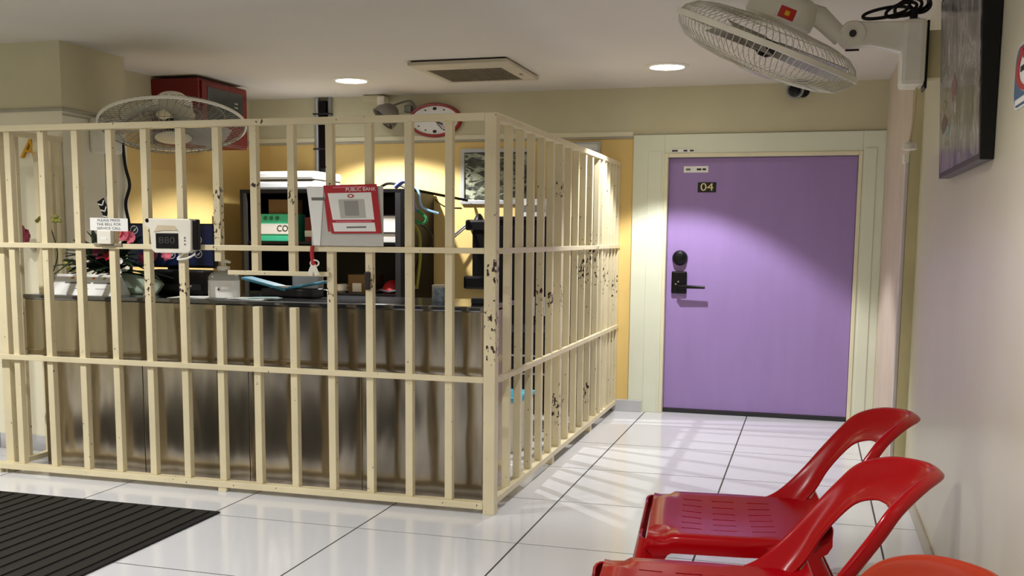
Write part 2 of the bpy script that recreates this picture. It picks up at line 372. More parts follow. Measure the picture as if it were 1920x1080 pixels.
# ------------------------------------------------------------------ ceiling downlights
for i, (x, y, pw, cone) in enumerate(LIGHTS):
    lab = ['round lit downlight above the yellow wall left of the air vent', 'round lit downlight in front of the purple door'][i] if i < 2 else 'round lit downlight in the ceiling behind the viewer'
    t = thing('downlight', lab, 'downlight', (x, y, H), group='ceiling downlights')
    MB().lathe((x, y, H), (0, 0, -1), [(.155, 0), (.155, .004), (.142, .010), (.120, .010), (.118, .003)], 40).build('trim_ring', white_p, t, smooth=True)
    MB().lathe((x, y, H), (0, 0, -1), [(.117, .0), (.117, .0045)], 32).build('diffuser', led_m, t)
    ld = bpy.data.lights.new('downlight_lamp', 'SPOT'); ld.energy = pw; ld.spot_size = math.radians(cone); ld.spot_blend = .25 if i < 2 else .6; ld.shadow_soft_size = .03 if i < 2 else .05
    ld.color = (1, .985, .97)
    lo = bpy.data.objects.new('downlight_lamp', ld); C.objects.link(lo); lo.parent = t; lo.location = (0, 0, -.03)

# ------------------------------------------------------------------ security grille round the counter (one welded thing)
g = thing('security_grille', 'cream painted steel bar grille enclosing the reception counter', 'grille', (-1.5, 0, 0))
BW = .040
def bar(x0, y0, z0, z1, wx=BW, wy=BW): return B(x0, x0+wx, y0, y0+wy, z0, z1).build('bar', fence_m, g, bevel=.003)
bars = [-3.42, -3.19, -2.956, -2.725, -2.498, -2.274, -2.050, -1.828, -1.602, -1.377, -1.156, -.934, -.714, -.494, -.276]
for x in bars:
    if x in (-1.602, -1.377, -1.156):
        bar(x, .018, .06, 1.035); bar(x, .018, 1.275 if x == -1.602 else 1.205, 1.995)
    else: bar(x, .018, .06, 1.995)
XE = -3.5
def rail(x0, x1, y0, y1, z0, z1): return B(x0, x1, y0, y1, z0, z1).build('rail', fence_m, g, bevel=.003)
rail(XE, -.062, 0, .055, 1.992, 2.026)
rail(XE, -.062, 0, .022, 1.335, 1.364)
rail(XE, -.062, 0, .022, .682, .712)
rail(XE, -.062, -.002, .058, .026, .060)
rail(-1.515, -.915, .004, .03, 1.205, 1.229)
B(-.062, 0, 0, .062, 0, 2.026).build('corner_post', fence_m, g, bevel=.004)
B(-1.606, -1.556, .002, .05, 0, .03).build('foot', fence_m, g, bevel=.003)
B(-3.13, -3.08, .002, .05, 0, .03).build('foot', fence_m, g, bevel=.003)
SB = [.284, .505, .735, .968, 1.20, 1.67, 1.90, 2.13, 2.36, 2.60, 2.86, 3.0, 3.14, 3.27]
for y in SB: bar(-.048, y, .085, 1.995)
for y, wdt in ((1.41, .065), (2.44+.28, .06), (3.385, .055)): B(-.058, -.002, y, y+wdt, .05, 1.995).build('post', fence_m, g, bevel=.003)
rail(-.055, 0, .062, D-.004, 1.992, 2.026)
rail(-.018, .006, .062, D-.004, 1.335, 1.364)
rail(-.018, .006, .062, D-.004, .682, .712)
rail(-.058, .002, .062, D-.004, .052, .086)
for y in (1.26, 2.42): B(-.05, -.005, y, y+.05, 0, .055).build('foot', fence_m, g, bevel=.003)
XS = -3.075
rail(XS, XS+.04, .055, YC-.002, 1.985, 2.02); rail(XS+.005, XS+.03, .055, YC-.002, .682, .712); rail(XS+.005, XS+.03, .055, YC-.002, 1.335, 1.364); rail(XS, XS+.045, .055, YC-.016, .03, .062)
for y in (.20, .385, .50, .57): bar(XS, y, .06, 1.99, .036, .030)
B(XS, XS+.055, .05, .105, .0, 2.0).build('post', fence_m, g, bevel=.003)

# ------------------------------------------------------------------ steel counter
ct = thing('steel_counter', 'stainless steel reception counter behind the bars', 'counter', (-1.55, .45, 0))
CX0, CX1 = -2.99, -.125
B(CX0+.07, CX1-.01, .225, .75, .0, 1.02).build('body', steel_m, ct, bevel=.003)
nP = 4
for k in range(nP):
    a = CX0+.07+(CX1-.01-CX0-.07)*k/nP; b = CX0+.07+(CX1-.01-CX0-.07)*(k+1)/nP
    B(a+.002, b-.002, .215, .225, .01, .69).build('front_panel', steel_m, ct, bevel=.002)
B(CX0, CX1, .165, .225, .695, 1.03).build('fascia_panel', steel_m, ct, bevel=.004)
B(CX0, CX1, .158, .166, .725, .735).build('fascia_lip', steel_m, ct)
wt = thing('counter_worktop', 'polished steel worktop lying on the reception counter', 'worktop', (-1.55, .45, 1.03))
B(CX0-.005, CX1, .155, .80, 1.030, 1.058).build('top_slab', mat('reflection toned worktop steel', (130, 131, 136), .14, metal=1.0, var=.1),  wt, bevel=.006)  # reflection of the dark cabinets put into a darker steel colour
ZT = 1.058

# ------------------------------------------------------------------ black rack cabinet behind the counter
rk = thing('rack_cabinet', 'tall black open shelf cabinet below the wall pipes', 'cabinet', (-2.33, 3.07, 0))
RX0, RX1, RY0, RY1, RZ = -3.06, -1.60, 2.74, D-.03, 1.79
B(RX0, RX0+.03, RY0, RY1, 0, RZ).build('side_panel', blackmet, rk, bevel=.003)
B(RX1-.03, RX1, RY0, RY1, 0, RZ).build('side_panel', blackmet, rk, bevel=.003)
B(RX0+.03, RX1-.03, RY0, RY1, RZ-.03, RZ).build('top_panel', blackmet, rk, bevel=.003)
B(RX0+.03, RX1-.03, RY1-.02, RY1, 0.02, RZ-.03).build('back_panel', blackmet, rk)
for z in (.05, .50, .93, 1.345): B(RX0+.03, RX1-.03, RY0+.01, RY1-.02, z, z+.022).build('shelf', blackmet, rk, bevel=.002)
B(RX0+.03, RX0+.06, RY0, RY0+.02, .05, RZ-.03).build('front_stile', darkgrey, rk)
B(RX1-.075, RX1-.03, RY0, RY0+.02, .05, RZ-.03).build('front_stile', darkgrey, rk)
Z1, Z2 = 1.367, .952
def carton(name, label, x0, x1, y0, y1, z0, z1, m, cat='box', group=None):
    t = thing(name, label, cat, ((x0+x1)/2, (y0+y1)/2, z0), group=group)
    B(x0, x1, y0, y1, z0, z1).build('carton', m, t, bevel=.004)
    return t
t = carton('carton', 'mint green and white carton printed COR on the cabinet shelf', -2.91, -2.62, 2.80, 3.05, Z1, Z1+.225, green_m)
B(-2.911, -2.619, 2.797, 2.80, Z1+.06, Z1+.145).build('label_band', paper_m, t)
text_part('print', 'COR', .07, inkm, t, (-2.68, 2.797, Z1+.105), X_, Z_)
for k in range(3): MB().lathe((-2.86+.055*k, 2.797, Z1+.19), (0, -1, 0), [(.018, 0), (.018, .001)], 12).build('print_mark', mat('green ink', (30, 120, 96), .6), t)
carton('carton', 'small brown carton lying on the mint green carton', -2.84, -2.62, 2.82, 3.0, Z1+.225, Z1+.345, card_m)
for k in range(2):
    x0 = -1.80+.0*k; t = thing('document_tray', ['upper white paper stack on the cabinet shelf', 'lower white paper stack on the cabinet shelf'][1-k], 'paper stack', (-1.73, 2.9, Z1+.005+k*.085), group='paper stacks in the cabinet')
    B(-1.84, -1.655, 2.79, 3.05, Z1+.0+k*.08, Z1+.07+k*.08+.06*k).build('sheets', paper_m, t, bevel=.002)
    B(-1.845, -1.65, 2.785, 3.055, Z1+.07+k*.14, Z1+.0795+k*.14).build('divider', darkgrey, t)
t = carton('carton', 'red and white carton on the cabinet shelf beside the green one', -2.52, -2.33, 2.84, 3.0, Z1, Z1+.20, mat('dark red carton', (110, 22, 30), .6)); B(-2.521, -2.329, 2.838, 2.84, Z1+.04, Z1+.09).build('label_band', paper_m, t)
t = carton('carton', 'dull brown carton with a white label on the low shelf', -2.14, -1.93, 2.85, 3.1, Z2, Z2+.15, card_m); B(-2.10, -2.02, 2.848, 2.85, Z2+.01, Z2+.08).build('label', paper_m, t)
t = thing('cup', 'small white cup on the low cabinet shelf', 'cup', (-2.2, 2.86, Z2)); MB().lathe((-2.2, 2.86, Z2), Z_, [(.03, 0), (.05, .02), (.05, .07), (.045, .07), (.04, .02)], 16).build('bowl', white_p, t, smooth=True); MB().tube([(-2.2+.05*1, 2.86, Z2+.055), (-2.125, 2.86, Z2+.045), (-2.15, 2.86, Z2+.02)], .006, 6).build('handle', white_p, t)
t = thing('cloth_bundle', 'red and dark soft bundle on the low cabinet shelf', 'bundle', (-1.76, 2.9, Z2))
MB().lathe((-1.76, 2.9, Z2), Z_, [(.09, 0), (.10, .03), (.07, .08), (.03, .11)], 10).build('bag', sign_red, t, smooth=True)
MB().tube([(-1.9, 2.85, Z2+.01), (-1.84, 2.82, Z2+.03), (-1.76, 2.80, Z2+.015), (-1.68, 2.82, Z2+.03)], .012, 6).build('strap', darkgrey, t)

pr = thing('printer', 'white office printer on top of the black cabinet', 'printer', (-2.66, 2.98, RZ))
PB = [(-.31, 0), (.22, 0), (.31, .03), (.31, .06), (.22, .085), (-.31, .085)]
B(-2.98, -2.40, 2.80, 3.3, RZ, RZ+.075).build('body', mat('printer white', (222, 226, 230), .4), pr, bevel=.02)
B(-2.98, -2.40, 2.79, 3.3, RZ+.082, RZ+.15).build('scanner_lid', mat('printer white', (222, 226, 230), .4), pr, bevel=.02)
B(-2.97, -2.41, 2.81, 3.29, RZ+.07, RZ+.085).build('seam', darkgrey, pr)
for x in (-2.83, -2.55): B(x-.02, x+.02, 3.24, 3.28, RZ+.149, RZ+.20).build('hinge', black_m, pr, bevel=.004)
t = thing('flat_case', 'flat black case with a dark lid on the cabinet top', 'case', (-2.15, 2.95, RZ)); B(-2.25, -2.05, 2.88, 3.05, RZ, RZ+.03).build('case', black_m, t, bevel=.006); B(-2.23, -2.07, 2.89, 3.04, RZ+.03, RZ+.042).build('lid', darkgrey, t, bevel=.004)
# cables hanging beside the cabinet
t = thing('cable_bundle', 'bundle of blue, green, yellow and black cables hanging by the cabinet', 'cables', (-1.57, 2.85, RZ))
xc = RX1+.012
for nm, m, pts, r in (('cable', cable_blue, [(-1.70, 2.80, RZ+.012), (-1.63, 2.80, RZ+.06), (xc+.02, 2.80, RZ+.03), (xc+.04, 2.80, 1.70), (xc+.05, 2.82, 1.62)], .020),
                  ('cable', mat('pale blue cable', (150, 190, 225), .5), [(xc+.02, 2.85, RZ+.02), (xc+.07, 2.85, RZ-.02), (xc+.10, 2.85, 1.65), (xc+.22, 2.9, 1.60)], .010),
                  ('cable', cable_green, [(xc+.03, 2.84, 1.64), (xc+.10, 2.84, 1.60), (xc+.14, 2.84, 1.55), (xc+.10, 2.84, 1.52), (xc+.03, 2.84, 1.55)], .014),
                  ('cable', yellow_tag, [(xc+.02, 2.83, 1.52), (xc+.08, 2.83, 1.44), (xc+.09, 2.83, 1.25), (xc+.06, 2.83, 1.0)], .013),
                  ('cable', black_m, [(-1.9, 2.95, RZ+.015), (-1.83, 2.95, RZ+.05), (-1.72, 2.92, RZ+.04), (-1.62, 2.9, RZ+.005), (xc+.05, 2.92, RZ-.01), (xc+.30, 3.38, 1.72)], .012),
                  ('cable', black_m, [(xc+.06, 2.84, 1.53), (xc+.16, 2.86, 1.45), (xc+.18, 2.86, 1.36), (xc+.08, 2.84, 1.25), (xc+.02, 2.82, 1.0)], .006),
                  ('cable', mat('grey cable', (120, 124, 130), .5), [(xc+.03, 2.8, 1.4), (xc+.0, 2.79, 1.25), (xc+.03, 2.79, 1.1), (xc+.06, 2.8, 1.0)], .008)):
    MB().tube(catmull(pts, 6), r, 6).build(nm, m, t, smooth=True)

# low black cabinet further right along the back wall
lc = thing('low_cabinet', 'black low cabinet against the back wall seen through the side bars', 'cabinet', (-.55, 3.2, 0))
B(-.93, -.16, 3.0, D-.025, .03, 1.55).build('body', blackmet, lc, bevel=.004)
B(-.92, -.55, 2.985, 3.0, .06, 1.50).build('door', black_m, lc, bevel=.003); B(-.54, -.17, 2.985, 3.0, .06, 1.50).build('door', black_m, lc, bevel=.003)
B(-.95, -.14, 2.98, D-.024, 1.55, 1.58).build('top_panel', blackmet, lc, bevel=.004)
for x in (-.59, -.5): MB().tube([(x, 2.97, .8), (x, 2.97, .95)], .008, 8).build('handle', silver_m, lc)
t = carton('carton', 'white carton standing on the low black cabinet', -.75, -.52, 3.05, 3.3, 1.58, 1.72, paper_m); B(-.74, -.53, 3.047, 3.05, 1.62, 1.67).build('label_band', greypaper, t)
t = thing('storage_box', 'pale storage box on the floor behind the side bars', 'box', (-.45, 1.7, 0)); B(-.62, -.30, 1.5, 1.9, 0, .34).build('tub', white_p, t, bevel=.01); B(-.63, -.29, 1.49, 1.91, .34, .37).build('lid', blue_m, t, bevel=.008)
ch2 = thing('staff_desk', 'dark desk with wire shelf behind the side bars', 'desk', (-.55, 1.9, 0))
B(-1.0, -.12, 2.1, 2.7, .72, .75).build('desk_top', blackmet, ch2, bevel=.004)
for x in (-.98, -.15):
    for y in (2.12, 2.67): B(x-.015, x+.015, y-.015, y+.015, 0, .72).build('leg', blackmet, ch2)
for z in (.45, .58): MB().tube([(-.98, 2.12, z), (-.15, 2.12, z)], .008, 6).build('rod', silver_m, ch2)
# black upright with slanted lever on the back wall
bp = thing('wall_post', 'black upright wall post with a slanted lever left of the corner bars', 'wall fitting', (-1.2, D, 1.0))
B(-1.235, -1.13, D-.09, D, 1.02, 1.54).build('post', black_m, bp, bevel=.01)
B(-1.29, -1.06, D-.12, D, 1.47, 1.56).build('head', black_m, bp, bevel=.02)
MB().lathe((-1.185, D-.06, 1.56), Z_, [(.045, 0), (.03, .03), (.012, .05)], 12).build('cap', black_m, bp, smooth=True)
for k in (0, 1): MB().tube([(-1.27, D-.1, 1.53-.02*k), (-1.43, D-.14, 1.39-.02*k)], .008, 6).build('lever', black_m, bp)
B(-1.30, -1.08, D-.13, D, .98, 1.09).build('base_block', black_m, bp, bevel=.02)
MB().tube(catmull([(-1.36, D-.006, 1.66), (-1.5, D-.006, 1.67), (-1.6, D-.006, 1.73)], 5), .004, 5).build('wire', black_m, bp)

# picture and small plate on the yellow wall
def framed(name, label, x0, x1, z0, z1, m, fm, fw, y=D, dep=.03):
    t = thing(name, label, 'picture', ((x0+x1)/2, y, z0))
    B(x0+fw*.5, x1-fw*.5, y-dep*.5, y-.002, z0+fw*.5, z1-fw*.5).build('print', m, t)
    B(x0, x1, y-dep, y-.001, z1-fw, z1).build('frame_rail', fm, t, bevel=.004); B(x0, x1, y-dep, y-.001, z0, z0+fw).build('frame_rail', fm, t, bevel=.004)
    B(x0, x0+fw, y-dep, y-.001, z0+fw, z1-fw).build('frame_rail', fm, t, bevel=.004); B(x1-fw, x1, y-dep, y-.001, z0+fw, z1-fw).build('frame_rail', fm, t, bevel=.004)
    return t
framed('landscape_picture', 'silver framed landscape picture on the yellow wall', -1.36, -.72, 1.69, 2.15, land_m, silver_m, .032)
t = framed('wall_plate', 'small silver framed notice high on the yellow wall', -.42, -.17, 2.10, 2.19, paper_m, silver_m, .018)

# wall pipes
t = thing('wall_conduits', 'white pipe and black pipe clipped side by side on the back wall', 'pipes', (-2.64, D, 1.94))
MB().tube([(-2.685, D-.028, 1.5), (-2.685, D-.028, H-.002)], .022, 12).build('white_pipe', silver_m, t, smooth=True)
B(-2.655, -2.59, D-.06, D-.001, 1.5, H-.03).build('black_trunking', black_m, t, bevel=.006)
MB().tube([(-2.565, D-.02, 2.28), (-2.565, D-.02, H-.002)], .018, 10).build('grey_pipe', grey_p, t, smooth=True)
for z in (2.16, 2.46): B(-2.71, -2.545, D-.062, D-.002, z, z+.012).build('clip', darkgrey, t)
# emergency spot lamp
t = thing('spot_lamp', 'grey dome spot lamp with looped cable under the ceiling', 'lamp', (-1.98, D, 2.35))
B(-2.22, -2.03, D-.10, D-.001, 2.555, 2.605).build('mount_box', cream_wall, t, bevel=.006); B(-2.075, -2.01, D-.13, D-.03, 2.52, 2.59).build('socket', fan_white, t, bevel=.006)
ax = Vector((-.55, -.45, -.7)).normalized()
MB().lathe(Vector((-1.89, D-.17, 2.49)), ax, [(.03, 0), (.07, .03), (.105, .09), (.115, .15), (.108, .152), (.09, .10)], 24).build('dome_shade', lampgrey, t, smooth=True)
MB().lathe(Vector((-1.89, D-.17, 2.49))+ax*.12, ax, [(.085, 0), (.08, .03), (.03, .05)], 20).build('bulb', darkgrey, t, smooth=True)
MB().tube(catmull([(-2.04, D-.08, 2.53), (-2.1, D-.1, 2.49), (-2.06, D-.12, 2.45), (-1.99, D-.12, 2.50), (-2.04, D-.1, 2.53)], 6), .008, 6).build('cable', black_m, t, smooth=True)
MB().tube(catmull([(-1.94, D-.14, 2.50), (-1.88, D-.1, 2.53), (-1.80, D-.06, 2.55), (-1.77, D-.04, 2.50), (-1.80, D-.02, 2.46), (-1.84, D-.02, 2.48)], 6), .010, 6).build('bracket_arm', lampgrey, t, smooth=True)
B(-1.86, -1.80, D-.05, D-.001, 2.46, 2.52).build('wall_bracket', lampgrey, t, bevel=.006)

# clock (drawn out oval as it hangs)
ck = thing('wall_clock', 'oval red rimmed white wall clock above the yellow wall', 'clock', (-1.59, D, 2.25))
def ell(cx, cz, rx, rz, n=48): return [(cx+rx*math.cos(2*PI*k/n), cz+rz*math.sin(2*PI*k/n)) for k in range(n)]
kx, kz, krx, krz = -1.592, 2.392, .238, .143
rows = []
for (sx, sz, yy) in ((1, 1, D-.001), (1, 1, D-.03), (.97, .955, D-.045), (.90, .85, D-.045), (.875, .81, D-.028)):
    rows.append([(kx+krx*sx*math.cos(2*PI*k/48), yy, kz+krz*sz*math.sin(2*PI*k/48)) for k in range(49)])
MB().grid(rows).build('rim', mat('clock red', (150, 22, 30), .3), ck, smooth=True)
MB().prism(ell(kx, kz, krx*.89, krz*.84), (0, D-.03, 0), X_, Z_, Y_, .02).build('dial', paper_m, ck)
for h in range(12):
    a = PI/2-h*PI/6; rr = .013 if h % 3 == 0 else .006
    MB().prism(ell(kx+krx*.70*math.cos(a), kz+krz*.66*math.sin(a), rr*1.4, rr, 10), (0, D-.032, 0), X_, Z_, Y_, .003).build('hour_mark', inkm, ck)
def hand(a, l, wd, m, nm):
    p = Vector((kx, D-.035, kz)); d = Vector((math.cos(a)*krx, 0, math.sin(a)*krz)); q = p+d*l
    MB().tube([p-d*.12, q], wd, 5).build(nm, m, ck)
hand(math.radians(-62), .62, .0035, inkm, 'minute_hand'); hand(math.radians(-40), .42, .005, inkm, 'hour_hand'); hand(math.radians(-50), .6, .002, sign_red, 'second_hand')

# red alarm cabinet on the left wall
rc = thing('alarm_cabinet', 'red metal alarm cabinet with dark glass panel behind the left fan', 'cabinet', (-3.15, 2.3, 2.1))
B(XL, -2.95, 2.0, 2.69, 2.105, 2.585).build('body', red_cab, rc, bevel=.008)
B(-2.95, -2.935, 2.03, 2.67, 2.12, 2.57).build('door', red_cab, rc, bevel=.005)
B(-2.936, -2.930, 2.10, 2.60, 2.27, 2.53).build('glass_panel', glass_dark, rc, bevel=.002)
for z in (2.44, 2.41): B(-2.931, -2.926, 2.47, 2.52, z, z+.014).build('indicator', grey_p, rc)

# ceiling extractor vent
v = thing('ceiling_vent', 'square cream ceiling extractor vent with dark slatted grille', 'vent', (-.85, 2.24, H))
vx0, vx1, vy0, vy1 = -1.20, -.49, 1.82, 2.66
ix0, ix1, iy0, iy1 = -1.15, -.60, 2.05, 2.62
B(vx0+.02, vx1-.02, vy0+.02, vy1-.02, H-.012, H-.001).build('seal', black_m, v)
B(vx0, vx1, vy0, iy0, H-.035, H-.010).build('frame_side', vent_m, v, bevel=.006); B(vx0, vx1, iy1, vy1, H-.035, H-.010).build('frame_side', vent_m, v, bevel=.006)
B(vx0, ix0, iy0, iy1, H-.035, H-.010).build('frame_side', vent_m, v, bevel=.006); B(ix1, vx1, iy0, iy1, H-.035, H-.010).build('frame_side', vent_m, v, bevel=.006)
B(ix0, ix1, iy0, iy1, H-.013, H-.011).build('backing', ventback, v)
sm = MB(); ns = 24
for k in range(ns):
    x = ix0+(ix1-ix0)*(k+.5)/ns; sm.obox((x, (iy0+iy1)/2, H-.024), X_, Y_, Z_, .009, iy1-iy0, .016)
o = sm.build('slats', ventdark, v); o['kind'] = 'stuff'
B(-.55, -.53, 2.32, 2.38, H-.037, H-.034).build('badge', greypaper, v)

# ------------------------------------------------------------------ fans
def make_fan(t, c, axis, R, hint, df=.09, db=.08, blade_m=fan_white, nw=66, hub_r=.10, roll=0.0, bw=.014, wm=None):
    c = Vector(c); a = Vector(axis).normalized(); u, v_, a = basis(a, hint)
    def P(r, th, h): return c+(u*math.cos(th)+v_*math.sin(th))*r+a*h
    for nm, s, dep in (('front_cage', 1, df), ('rear_cage', -1, db)):
        mb = MB()
        prof = [(hub_r*.9, dep), (R*.40, dep*.98), (R*.65, dep*.88), (R*.85, dep*.68), (R*.96, dep*.35), (R, 0)]
        for k in range(nw):
            th = 2*PI*k/nw; pts = []
            for i, (r, h) in enumerate(prof): pts.append(P(r, th+(1-r/R)*.35, s*h))
            mb.tube(pts, .0020, 4, cap=False)
        for (r, h) in ((R*.40, dep*.98), (R*.72, dep*.82)):
            mb.tube([P(r, 2*PI*k/40, s*h) for k in range(40)], .003, 4, closed=True)
        o = mb.build(nm, wm or wire_m, t, smooth=False, weld=False); o['kind'] = 'stuff'
    mb = MB(); n = 72
    rows = [[P(R+dr, 2*PI*k/n, h) for k in range(n+1)] for dr, h in ((.004, -bw), (.010, -bw*.85), (.010, bw*.85), (.004, bw), (-.002, bw*.85), (-.002, -bw*.85), (.004, -bw))]
    MB().grid(rows).build('rim_band', fan_white, t, smooth=True)
    MB().lathe(c+a*(df-.006), a, [(hub_r, 0), (hub_r, .008), (hub_r*.7, .016), (.01, .018)], 28).build('centre_badge', blade_m, t, smooth=True)
    MB().lathe(c-a*.03, a, [(.05, 0), (.055, .02), (.05, .06), (.02, .08)], 20).build('hub', darkgrey, t, smooth=True)
    for b in range(3):
        th0 = 2*PI*b/3+roll; rows = []
        for i in range(9):
            r = .045+(R*.88-.045)*i/8; wd = .16+.42*math.sin(PI*min(1, i/8*.8+.12)); row = []
            for j in range(7):
                s = j/6-.5; row.append(P(r, th0+s*wd*1.5+.25*i/8, -s*.07))
            rows.append(row)
        MB().grid(rows).build('blade', blade_m, t, smooth=True, solid=.004)
    return u, v_, a, P
# wall fan over the chairs
wfan = thing('wall_fan', 'large cream wall fan tilted down over the red chairs', 'fan', (XR, .23, 2.26))
FC = Vector((1.263, .166, 2.317))
vd = (FC-cam.location).normalized()
su = Vector((0.959, 0.283, 0.008)); sv = Vector((-.042, .112, .993))
fax = su*-.40+sv*-.90; fax = (fax-vd*fax.dot(vd)).normalized(); fax = (fax-vd*.02).normalized()
u, v_, a, P = make_fan(wfan, FC, fax, .44, (0, 1, 0), df=.125, db=.105, nw=84, roll=.5, blade_m=mat('translucent grey blade', (150, 146, 138), .3))
mh = FC-a*.10
MB().lathe(mh, -a, [(.14, 0), (.16, .02), (.16, .08), (.15, .12), (.12, .145), (.06, .15)], 32).build('motor_housing', fan_white, wfan, smooth=True)
# red and yellow rating label on the motor
lab_d = (vd*-1); lab_d = (lab_d-a*lab_d.dot(a)).normalized(); side = a.cross(lab_d)
lc0 = mh-a*.055
def patch(c0, d0, ax, w_, h_, r, m, nm, par, off=.0012):
    rows = []
    tang = ax.cross(d0)
    for i in range(2):
        row = []
        for j in range(9):
            th = (j/8-.5)*w_/r; row.append(c0+ax*((i-.5)*h_)+(d0*math.cos(th)+tang*math.sin(th))*(r+off))
        rows.append(row)
    return MB().grid(rows).build(nm, m, par, smooth=True)
LS = -.15 if side.x < 0 else .15
ld0 = (lab_d*.9+side*LS).normalized()
s1 = patch(lc0, ld0, a, .11, .06, .16, paper_m, 'rating_label', wfan)
patch(lc0, ld0, a, .075, .05, .16, mat('label red', (200, 50, 26), .5), 'label_print', s1, .002)
patch(lc0, ld0, a, .022, .02, .16, mat('label yellow', (240, 190, 40), .5), 'label_print', s1, .0028)
piv = Vector((1.645, .213, 2.355))
MB().tube([mh-a*.08, mh-a*.06+(piv-mh)*.5, piv+Vector((-.05, 0, -.01))], [.055, .05, .042], 12).build('neck', fan_white, wfan, smooth=True)
MB().lathe(piv+Vector((0, -.045, 0)), Y_, [(.055, 0), (.06, .01), (.06, .08), (.055, .09)], 24).build('pivot', fan_white, wfan, smooth=True)
MB().lathe(piv+Vector((0, -.052, 0)), Y_, [(.016, 0), (.016, .01)], 12).build('pivot_bolt', darkgrey, wfan)
MB().tube([piv+Vector((-.03, -.05, -.075)), piv+Vector((.03, -.05, -.075))], .005, 6).build('thumb_screw', black_m, wfan)
arm = [(-.06, -.035), (-.03, -.06), (.08, -.055), (.16, -.075), (.24, -.10), (.24, .05), (.10, .052), (.0, .06), (-.05, .035)]
MB().prism(arm, piv+Vector((0, -.035, 0)), X_, Z_, Y_, .07).build('arm', fan_white, wfan, bevel=.01)
B(1.856, 1.961, .138, .324, 2.113, 2.406).build('mount_box', fan_white, wfan, bevel=.022)
B(1.961, 1.972, .165, .31, 2.10, 2.40).build('mount_plate', black_m, wfan, bevel=.004)
B(1.972, XR, .20, .29, 2.15, 2.36).build('spacer_block', copper_m, wfan)
MB().tube(catmull([(1.933, .213, 2.11), (1.930, .213, 2.0), (1.918, .213, 1.868)], 4), .006, 6).build('pull_cord', mat('cord beige', (206, 186, 150), .6), wfan)
MB().lathe((1.918, .213, 1.870), (0, 0, -1), [(.01, 0), (.028, .012), (.034, .035), (.02, .04)], 12).build('pull_knob', white_p, wfan, smooth=True)
fc = thing('fan_cable', 'coiled black cable resting on the wall fan bracket', 'cable', (1.90, .213, 2.406))
for k, (w1, h1, x1, tilt) in enumerate(((.10, .026, 1.80, .5), (.075, .034, 1.87, .9), (.07, .045, 1.90, 1.2), (.05, .05, 1.95, -1.2), (.045, .045, 1.945, -1.0))):
    cx = Vector((x1-.02, .194+.012*k, 2.445+.012*k))
    da = Vector((math.cos(tilt*.6), .15, math.sin(tilt*.6)*.6)); dbv = Vector((-math.sin(tilt*.6), .1, math.cos(tilt*.6)))
    MB().tube([cx+da*w1*math.cos(2*PI*q/28)+dbv*h1*.8*math.sin(2*PI*q/28) for q in range(28)], .008, 6, closed=True).build('loop', black_m, fc, smooth=True)
MB().tube([(1.905, .213, 2.406), (1.905, .213, 2.46)], .018, 8).build('cable_tie', black_m, fc)
B(1.89, 1.93, .19, .23, 2.406, 2.414).build('grommet', black_m, fc)

# left wall fan behind the grille
lf = thing('wall_fan', 'cream wall fan with large round cage in front of the red cabinet', 'fan', (XC, .95, 1.94))
LC = Vector((-2.50, 1.0, 2.12)); vd2 = (LC-cam.location).normalized()
r2 = vd2.cross(Z_).normalized(); u2 = r2.cross(vd2)
lax = (vd2*-.36+u2*-.93).normalized()
u, v_, a, P = make_fan(lf, LC, lax, .455, (1, 0, 0), df=.085, db=.07, roll=.2, nw=60, hub_r=.115, bw=.009, wm=mat('shade darkened cage wire', (140, 137, 126), .4), blade_m=mat('cream fan blade', (170, 165, 146), .4))  # shade around this fan put into the darker cage wire colour
MB().lathe(LC-a*.07, -a, [(.11, 0), (.13, .02), (.125, .09), (.08, .13), (.03, .14)], 28).build('motor_housing', fan_white, lf, smooth=True)
MB().tube([LC-a*.15, LC+Vector((-.25, .02, .11)), (XC+.10, .95, 2.12)], [.04, .035, .035], 10).build('arm', fan_white, lf, smooth=True)
B(XC, XC+.12, .855, 1.04, 1.94, 2.165).build('mount_box', fan_white, lf, bevel=.02)
MB().tube([(XC+.06, .93, 1.94), (XC+.06, .93, 1.66)], .003, 5).build('pull_cord', grey_p, lf); MB().lathe((XC+.06, .93, 1.655), Z_, [(.005, -.012), (.014, -.004), (.014, .006), (.005, .014)], 10).build('pull_knob', white_p, lf, smooth=True)
MB().tube(catmull([(XC+.02, 1.17, 2.05), (XC+.02, 1.19, 1.88), (XC+.035, 1.21, 1.75), (XC+.02, 1.18, 1.62), (XC+.03, 1.2, 1.45), (XC+.03, 1.2, 1.1)], 6), .011, 6).build('power_cable', black_m, lf, smooth=True)

# ------------------------------------------------------------------ right wall things
pic = thing('wall_picture', 'large black framed dark photograph tilted on the right wall', 'picture', (XR, -.63, 1.68))
Ya, Yb, za, zb_ = -1.2, -.05, 1.685, 2.43
def fx(z): return 2.022-.030*(z-za)/(zb_-za)
def tilted(y0, y1, z0, z1, proud, back=None):
    x00, x01 = fx(z0)-proud, fx(z1)-proud
    b0, b1 = (XR-.002, XR-.002) if back is None else (fx(z0)-back, fx(z1)-back)
    vs = [(x00, y0, z0), (x00, y1, z0), (x01, y1, z1), (x01, y0, z1), (b0, y0, z0), (b0, y1, z0), (b1, y1, z1), (b1, y0, z1)]
    return MB().add(vs, [(0, 1, 2, 3), (4, 7, 6, 5), (0, 4, 5, 1), (1, 5, 6, 2), (2, 6, 7, 3), (3, 7, 4, 0)])
tilted(Ya, Yb, za, zb_, 0).build('frame_box', black_m, pic, bevel=.003)
ph = tilted(Ya+.012, Yb-.035, za+.02, zb_-.02, .003, -.002).build('photo_print', photo_m, pic)
